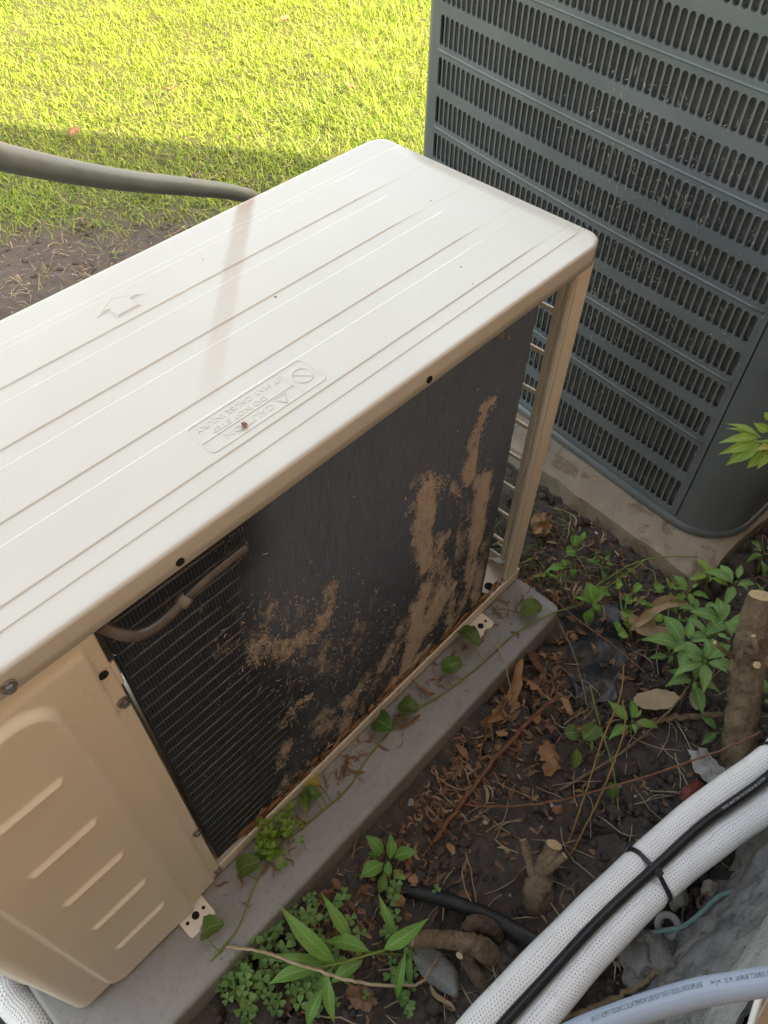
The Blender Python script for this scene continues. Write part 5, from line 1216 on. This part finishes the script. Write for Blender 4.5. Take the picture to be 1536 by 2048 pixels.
twig('pale bent stem crossing in front of the lance leaves', [(452, 1893, .075), (530, 1905, .09), (640, 1942, .10), (720, 1965, .09), (830, 1970, .05), (862, 1935, .03), (880, 1905, .02)], .0024, .0018, TWIGS)
twig('grey green stem curving below the weed clump', [(1120, 1580, .01), (1250, 1500, .02), (1330, 1430, .04), (1378, 1372, .06)], .0024, .0016, TWIGB)
twig('brown twig lying along the foundation beside the grey conduit', [(1110, 2040, .02), (1190, 2015, .03), (1270, 1975, .04), (1318, 1945, .045)], .0042, .0035, TWIGB)
twig('brown stick lying across behind the stump base', [(1260, 1455, .008), (1330, 1437, .012), (1400, 1432, .012), (1450, 1430, .012)], .006, .005, TWIGB)
twig('thin wiry stem beside the torn plastic sheet', [(1110, 1230, .05), (1145, 1300, .06), (1165, 1370, .05), (1180, 1435, .02)], .0016, .0012, TWIGB)
twig('wiry grey stem bending up beside the pad corner', [(985, 1275, .09), (1005, 1310, .085), (1015, 1350, .06), (1025, 1400, .01)], .0012, .001, TWIGS)
twig('dark dried runner lying on the pad end', [(985, 1225, .082), (1005, 1218, .09), (1035, 1225, .092), (1062, 1228, .09)], .0018, .0014, TWIGB)
twig('thin red stem running over the plastic sheet', [(1100, 1190, .03), (1150, 1235, .05), (1220, 1285, .06), (1290, 1345, .04)], .0014, .001, TWIGR)
twig('thin green stem standing in front of the weed clump', [(1180, 1370, .09), (1200, 1450, .06), (1225, 1530, .03), (1240, 1640, .0)], .0012, .0012, STEMG)
twig('pale wiry root crossing the soil above the black hose', [(800, 1620, .006), (870, 1640, .01), (930, 1642, .01), (985, 1612, .006)], .0012, .001, TWIGS)
twig('dry stalk standing left of the star seedling', [(700, 1745, .0), (710, 1690, .03), (722, 1650, .05)], .0026, .0015, TWIGB)
twig('pale green grass stem bending before the concrete pad', [(1180, 1180, .02), (1260, 1130, .045), (1320, 1115, .06), (1395, 1113, .06)], .0016, .0012, STEMG)
twig('rusty stem along the top of the soil behind pad', [(1030, 1155, .09), (1070, 1170, .06), (1110, 1195, .03)], .0014, .001, TWIGR)

def in_bed(g):
    while True:
        x = g.uniform(-1.25, .75); y = g.uniform(-.56, .05) if g.random() < .72 else g.uniform(.0, .9)
        if g.random() < .18: x = g.uniform(-.6, 1.2); y = g.uniform(.9, 1.9)
        if -.985 < x < .035 and -.125 < y < .44: continue
        if x > .285 and -.30 < y < .85: continue
        return x, y
def litter():
    g = np.random.default_rng(21); sets = {'a': MB(), 'b': MB(), 'c': MB()}
    for i in range(4600):
        if g.random() < .36: x = g.uniform(-.75, .06); y = -.118 - abs(g.normal(0, .06))
        elif g.random() < .35: x = g.normal(.12, .13); y = g.normal(-.10, .12)
        else: x, y = in_bed(g)
        if (-.985 < x < .033 and y > -.117) or (x > .287 and y > -.29) or y < -.55: continue
        dens = .25 + .75*(vnoise(np.array([x]), np.array([y]), 6, 71)[0] > -.1)
        if g.random() > dens: continue
        z = soil_z(x, y) + .002; L = g.uniform(.006, .036); w = L*g.uniform(.025, .11) * (2.0 if g.random() < .12 else 1.0); a = g.uniform(0, 6.28); p = np.array([x, y, z]); P = [p]; el = g.normal(.1, .25); b = g.normal(0, 1.3)
        for k in range(4): a += b*.45 + g.normal(0, .3); el += g.normal(-.08, .5); p = p + L/4*np.array([math.cos(a)*math.cos(el), math.sin(a)*math.cos(el), math.sin(el)]); p[2] = max(p[2], z - .001); P.append(p)
        V, F = ribbon(np.array(P), w, (g.normal(0, .5), g.normal(0, .5), 1)); sets[g.choice(['a', 'b', 'c'], p=[.26, .16, .58])].add(V, F)
    for k, m, lb in (('a', DRYA, 'orange leaf scraps strewn over the soil'), ('b', DRYB, 'tan leaf scraps strewn over the soil'), ('c', DRYC, 'brown leaf scraps strewn over the soil')):
        tag(sets[k].build('leaf_litter', m, None), lb, kind='stuff')
    # dead leaf scraps packed behind the pan lip
    mb = MB()
    for i in range(420):
        x = g.uniform(-.66, -.03); p = np.array([x, g.uniform(.001, .011), UZ + g.uniform(.002, .020 if x < -.5 or x > -.3 else .026)]); a = g.normal(0, .7); P = [p]; L = g.uniform(.008, .028)
        for k in range(3): a += g.normal(0, .4); p = p + L/3*np.array([math.cos(a), g.normal(0, .12), math.sin(a)*.5]); P.append(p)
        V, F = ribbon(np.array(P), L*g.uniform(.06, .2), (g.normal(0, .4), -1, .6)); mb.add(V, F)
    tag(mb.build('pan_litter', DRYA, None), 'dry leaf scraps packed behind the lip of the base pan', kind='stuff')
    mb = MB()                                           # scraps and stems on the pad top
    for i in range(150):
        x = g.uniform(-.72, .0); y = -.012 - abs(g.normal(0, .02)); 
        if y < -.09: continue
        p = np.array([x, y, .0765]); a = g.uniform(0, 6.28); P = [p]; L = g.uniform(.006, .026)
        for k in range(3): a += g.normal(0, .5); p = p + L/3*np.array([math.cos(a), math.sin(a), abs(g.normal(0, .25))]); p[1] = min(p[1], -.004); P.append(p)
        V, F = ribbon(np.array(P), L*g.uniform(.04, .12), (0, 0, 1)); mb.add(V, F)
    tag(mb.build('pad_litter', DRYC, None), 'brown scraps and stems scattered on the grey pad', kind='stuff')
    lp = {0: MB(), 1: MB()}
    for i in range(300):
        if g.random() < .5: x = g.uniform(-.75, .06); y = -.122 - abs(g.normal(0, .07))
        else: x, y = in_bed(g)
        if (-.985 < x < .033 and y > -.115) or (x > .28 and y > -.30) or y < -.5: continue
        z = soil_z(x, y) + .002; L = g.uniform(.003, .011) * (1.5 if g.random() < .1 else 1); W = L*g.uniform(.25, .7); a = g.uniform(0, 6.28); k1, k2, k3 = g.normal(0, .5, 3); tl = g.normal(0, .35); V = []
        for u in np.linspace(-1, 1, 5):
            for v in np.linspace(-1, 1, 4):
                px = u*L; py = v*W*(1 - .55*u*u)*(1 + .25*g.normal()); pz = L*(k1*u*u + k2*v*v + k3*u*v)*.6 + tl*px
                V.append((x + px*math.cos(a) - py*math.sin(a), y + px*math.sin(a) + py*math.cos(a), pz))
        V = np.array(V); V[:, 2] += z - V[:, 2].min()*.9; lp[int(g.random() < .35)].add(V, gridF(5, 4))
    tag(lp[0].build('leaf_fragments', DRYC, None), 'curled brown leaf fragments heaped along the grey pad', kind='stuff'); tag(lp[1].build('leaf_fragments', DRYA, None), 'curled rust leaf fragments heaped along the grey pad', kind='stuff')
    # fine roots and straw
    mb = MB()
    for i in range(700):
        x, y = in_bed(g); z = soil_z(x, y) + .003; L = g.uniform(.03, .10); a = g.uniform(0, 6.28); p = np.array([x, y, z]); P = [p]; b = g.normal(0, .5)
        for k in range(5):
            a += b*.3 + g.normal(0, .2); p = p + L/5*np.array([math.cos(a), math.sin(a), g.normal(.0, .3)]); p[2] = max(p[2], z); P.append(p)
        if P[-1][1] < -.53 or (P[-1][1] > -.11 and -.98 < P[-1][0] < .03): continue
        V, F, uv = tube(np.array(P), g.uniform(.0005, .0012), 4); mb.add(V, F)
    tag(mb.build('root_fibres', TWIGS, None), 'fine pale roots and straw scattered on the bare soil', kind='stuff')
    # pebbles and soil crumbs
    pb = MB(); cb_ = MB(); bm = bmesh.new(); bmesh.ops.create_icosphere(bm, subdivisions=1, radius=1); IV = np.array([v.co[:] for v in bm.verts]); IF = [tuple(v.index for v in f.verts) for f in bm.faces]; bm.free()
    for i in range(6500):
        x, y = in_bed(g); z = soil_z(x, y); s = g.uniform(.0012, .0042) if i < 420 else abs(g.normal(.003, .003)) + .0012
        V = IV*(1 + g.normal(0, .18, (len(IV), 1)))*np.array([s*g.uniform(.8, 1.4), s*g.uniform(.8, 1.4), s*.7]) + np.array([x, y, z + s*.25]); (pb if i < 420 else cb_).add(V, IF)
    tag(pb.build('pebbles', PEB, None, smooth=False), 'pale pebbles and grit scattered over the soil', kind='stuff')
    tag(cb_.build('soil_crumbs', SOIL, None), 'dark crumbs of dry clay over the soil', kind='stuff')
litter()

# ------------------------------------------------------------------ the lawn
def lawn():
    g = np.random.default_rng(33)
    def blades(n, region, Lr, wr, straw=False, dens=None, lie=.5):
        x = g.uniform(region[0], region[1], n); y = g.uniform(region[2], region[3], n)
        f = lawn_f(x, y); f = dens(x, y, f) if dens else f
        keep = (g.random(n) < f) & ~((x > .26) & (x < 1.36) & (y < .75)) & ~((x < .06) & (y < .46)); x, y = x[keep], y[keep]; n = len(x)
        L = g.uniform(*Lr, n)*(.75 + .5*sstep(-.4, .6, vnoise(x, y, 3, 81))); w = g.uniform(*wr, n); a = g.uniform(0, 2*np.pi, n); a2 = a + g.normal(0, .6, n); e1 = np.clip(g.normal(1.15 - .5*lie, .3, n), .15, 1.5); e2 = e1 - g.uniform(.2, 1.0, n)
        z = soil_h(x, y) - .003; P0 = np.stack([x, y, z], 1); d1 = np.stack([np.cos(a)*np.cos(e1), np.sin(a)*np.cos(e1), np.sin(e1)], 1); d2 = np.stack([np.cos(a2)*np.cos(e2), np.sin(a2)*np.cos(e2), np.sin(e2)], 1)
        P1 = P0 + d1*(L*.55)[:, None]; P2 = P1 + d2*(L*.45)[:, None]; s = np.stack([-np.sin(a), np.cos(a), np.zeros(n)], 1)*w[:, None]
        V = np.stack([P0 - s*.7, P0 + s*.7, P1 - s, P1 + s, P2], 1).reshape(-1, 3); k = np.arange(n)[:, None]*5
        quads = np.concatenate([k, k+1, k+3, k+2], 1).tolist(); tris = np.concatenate([k+2, k+3, k+4], 1).tolist()
        return V, [tuple(q) for q in quads] + [tuple(t) for t in tris]
    V, F = blades(165000, (-.3, 3.4, 1.0, 4.9), (.022, .055), (.0009, .0020), dens=lambda x, y, f: f)
    tag(obj('lawn_grass', V, F, GRASS, smooth=False), 'bright yellow green lawn beyond the units', kind='stuff')
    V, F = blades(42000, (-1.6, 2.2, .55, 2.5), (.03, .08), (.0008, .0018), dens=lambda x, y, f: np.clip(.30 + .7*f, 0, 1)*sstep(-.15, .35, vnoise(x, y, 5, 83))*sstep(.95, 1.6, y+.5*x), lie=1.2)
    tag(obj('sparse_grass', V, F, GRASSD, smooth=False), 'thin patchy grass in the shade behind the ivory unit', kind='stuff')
    V, F = blades(30000, (-1.6, 2.2, .5, 2.6), (.015, .08), (.0006, .0014), dens=lambda x, y, f: .25 + .5*sstep(-.1, .4, vnoise(x, y, 7, 84)), lie=2.0)
    tag(obj('dead_straw', V, F, STRAW, smooth=False), 'dead grass straw lying on the bare shaded soil', kind='stuff')
    V, F = blades(7000, (-.3, 3.4, 1.4, 4.9), (.02, .05), (.0006, .0014), dens=lambda x, y, f: sstep(.0, .5, vnoise(x, y, 4, 86)), lie=.9)
    tag(obj('lawn_thatch', V, F, STRAW, smooth=False), 'dry straw coloured blades mixed into the lawn', kind='stuff')
    V, F = blades(500, (.02, .30, -.16, .35), (.03, .09), (.0010, .002), dens=lambda x, y, f: .5 + 0*x, lie=1.3)
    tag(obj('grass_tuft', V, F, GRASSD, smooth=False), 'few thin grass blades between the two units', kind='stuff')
lawn()
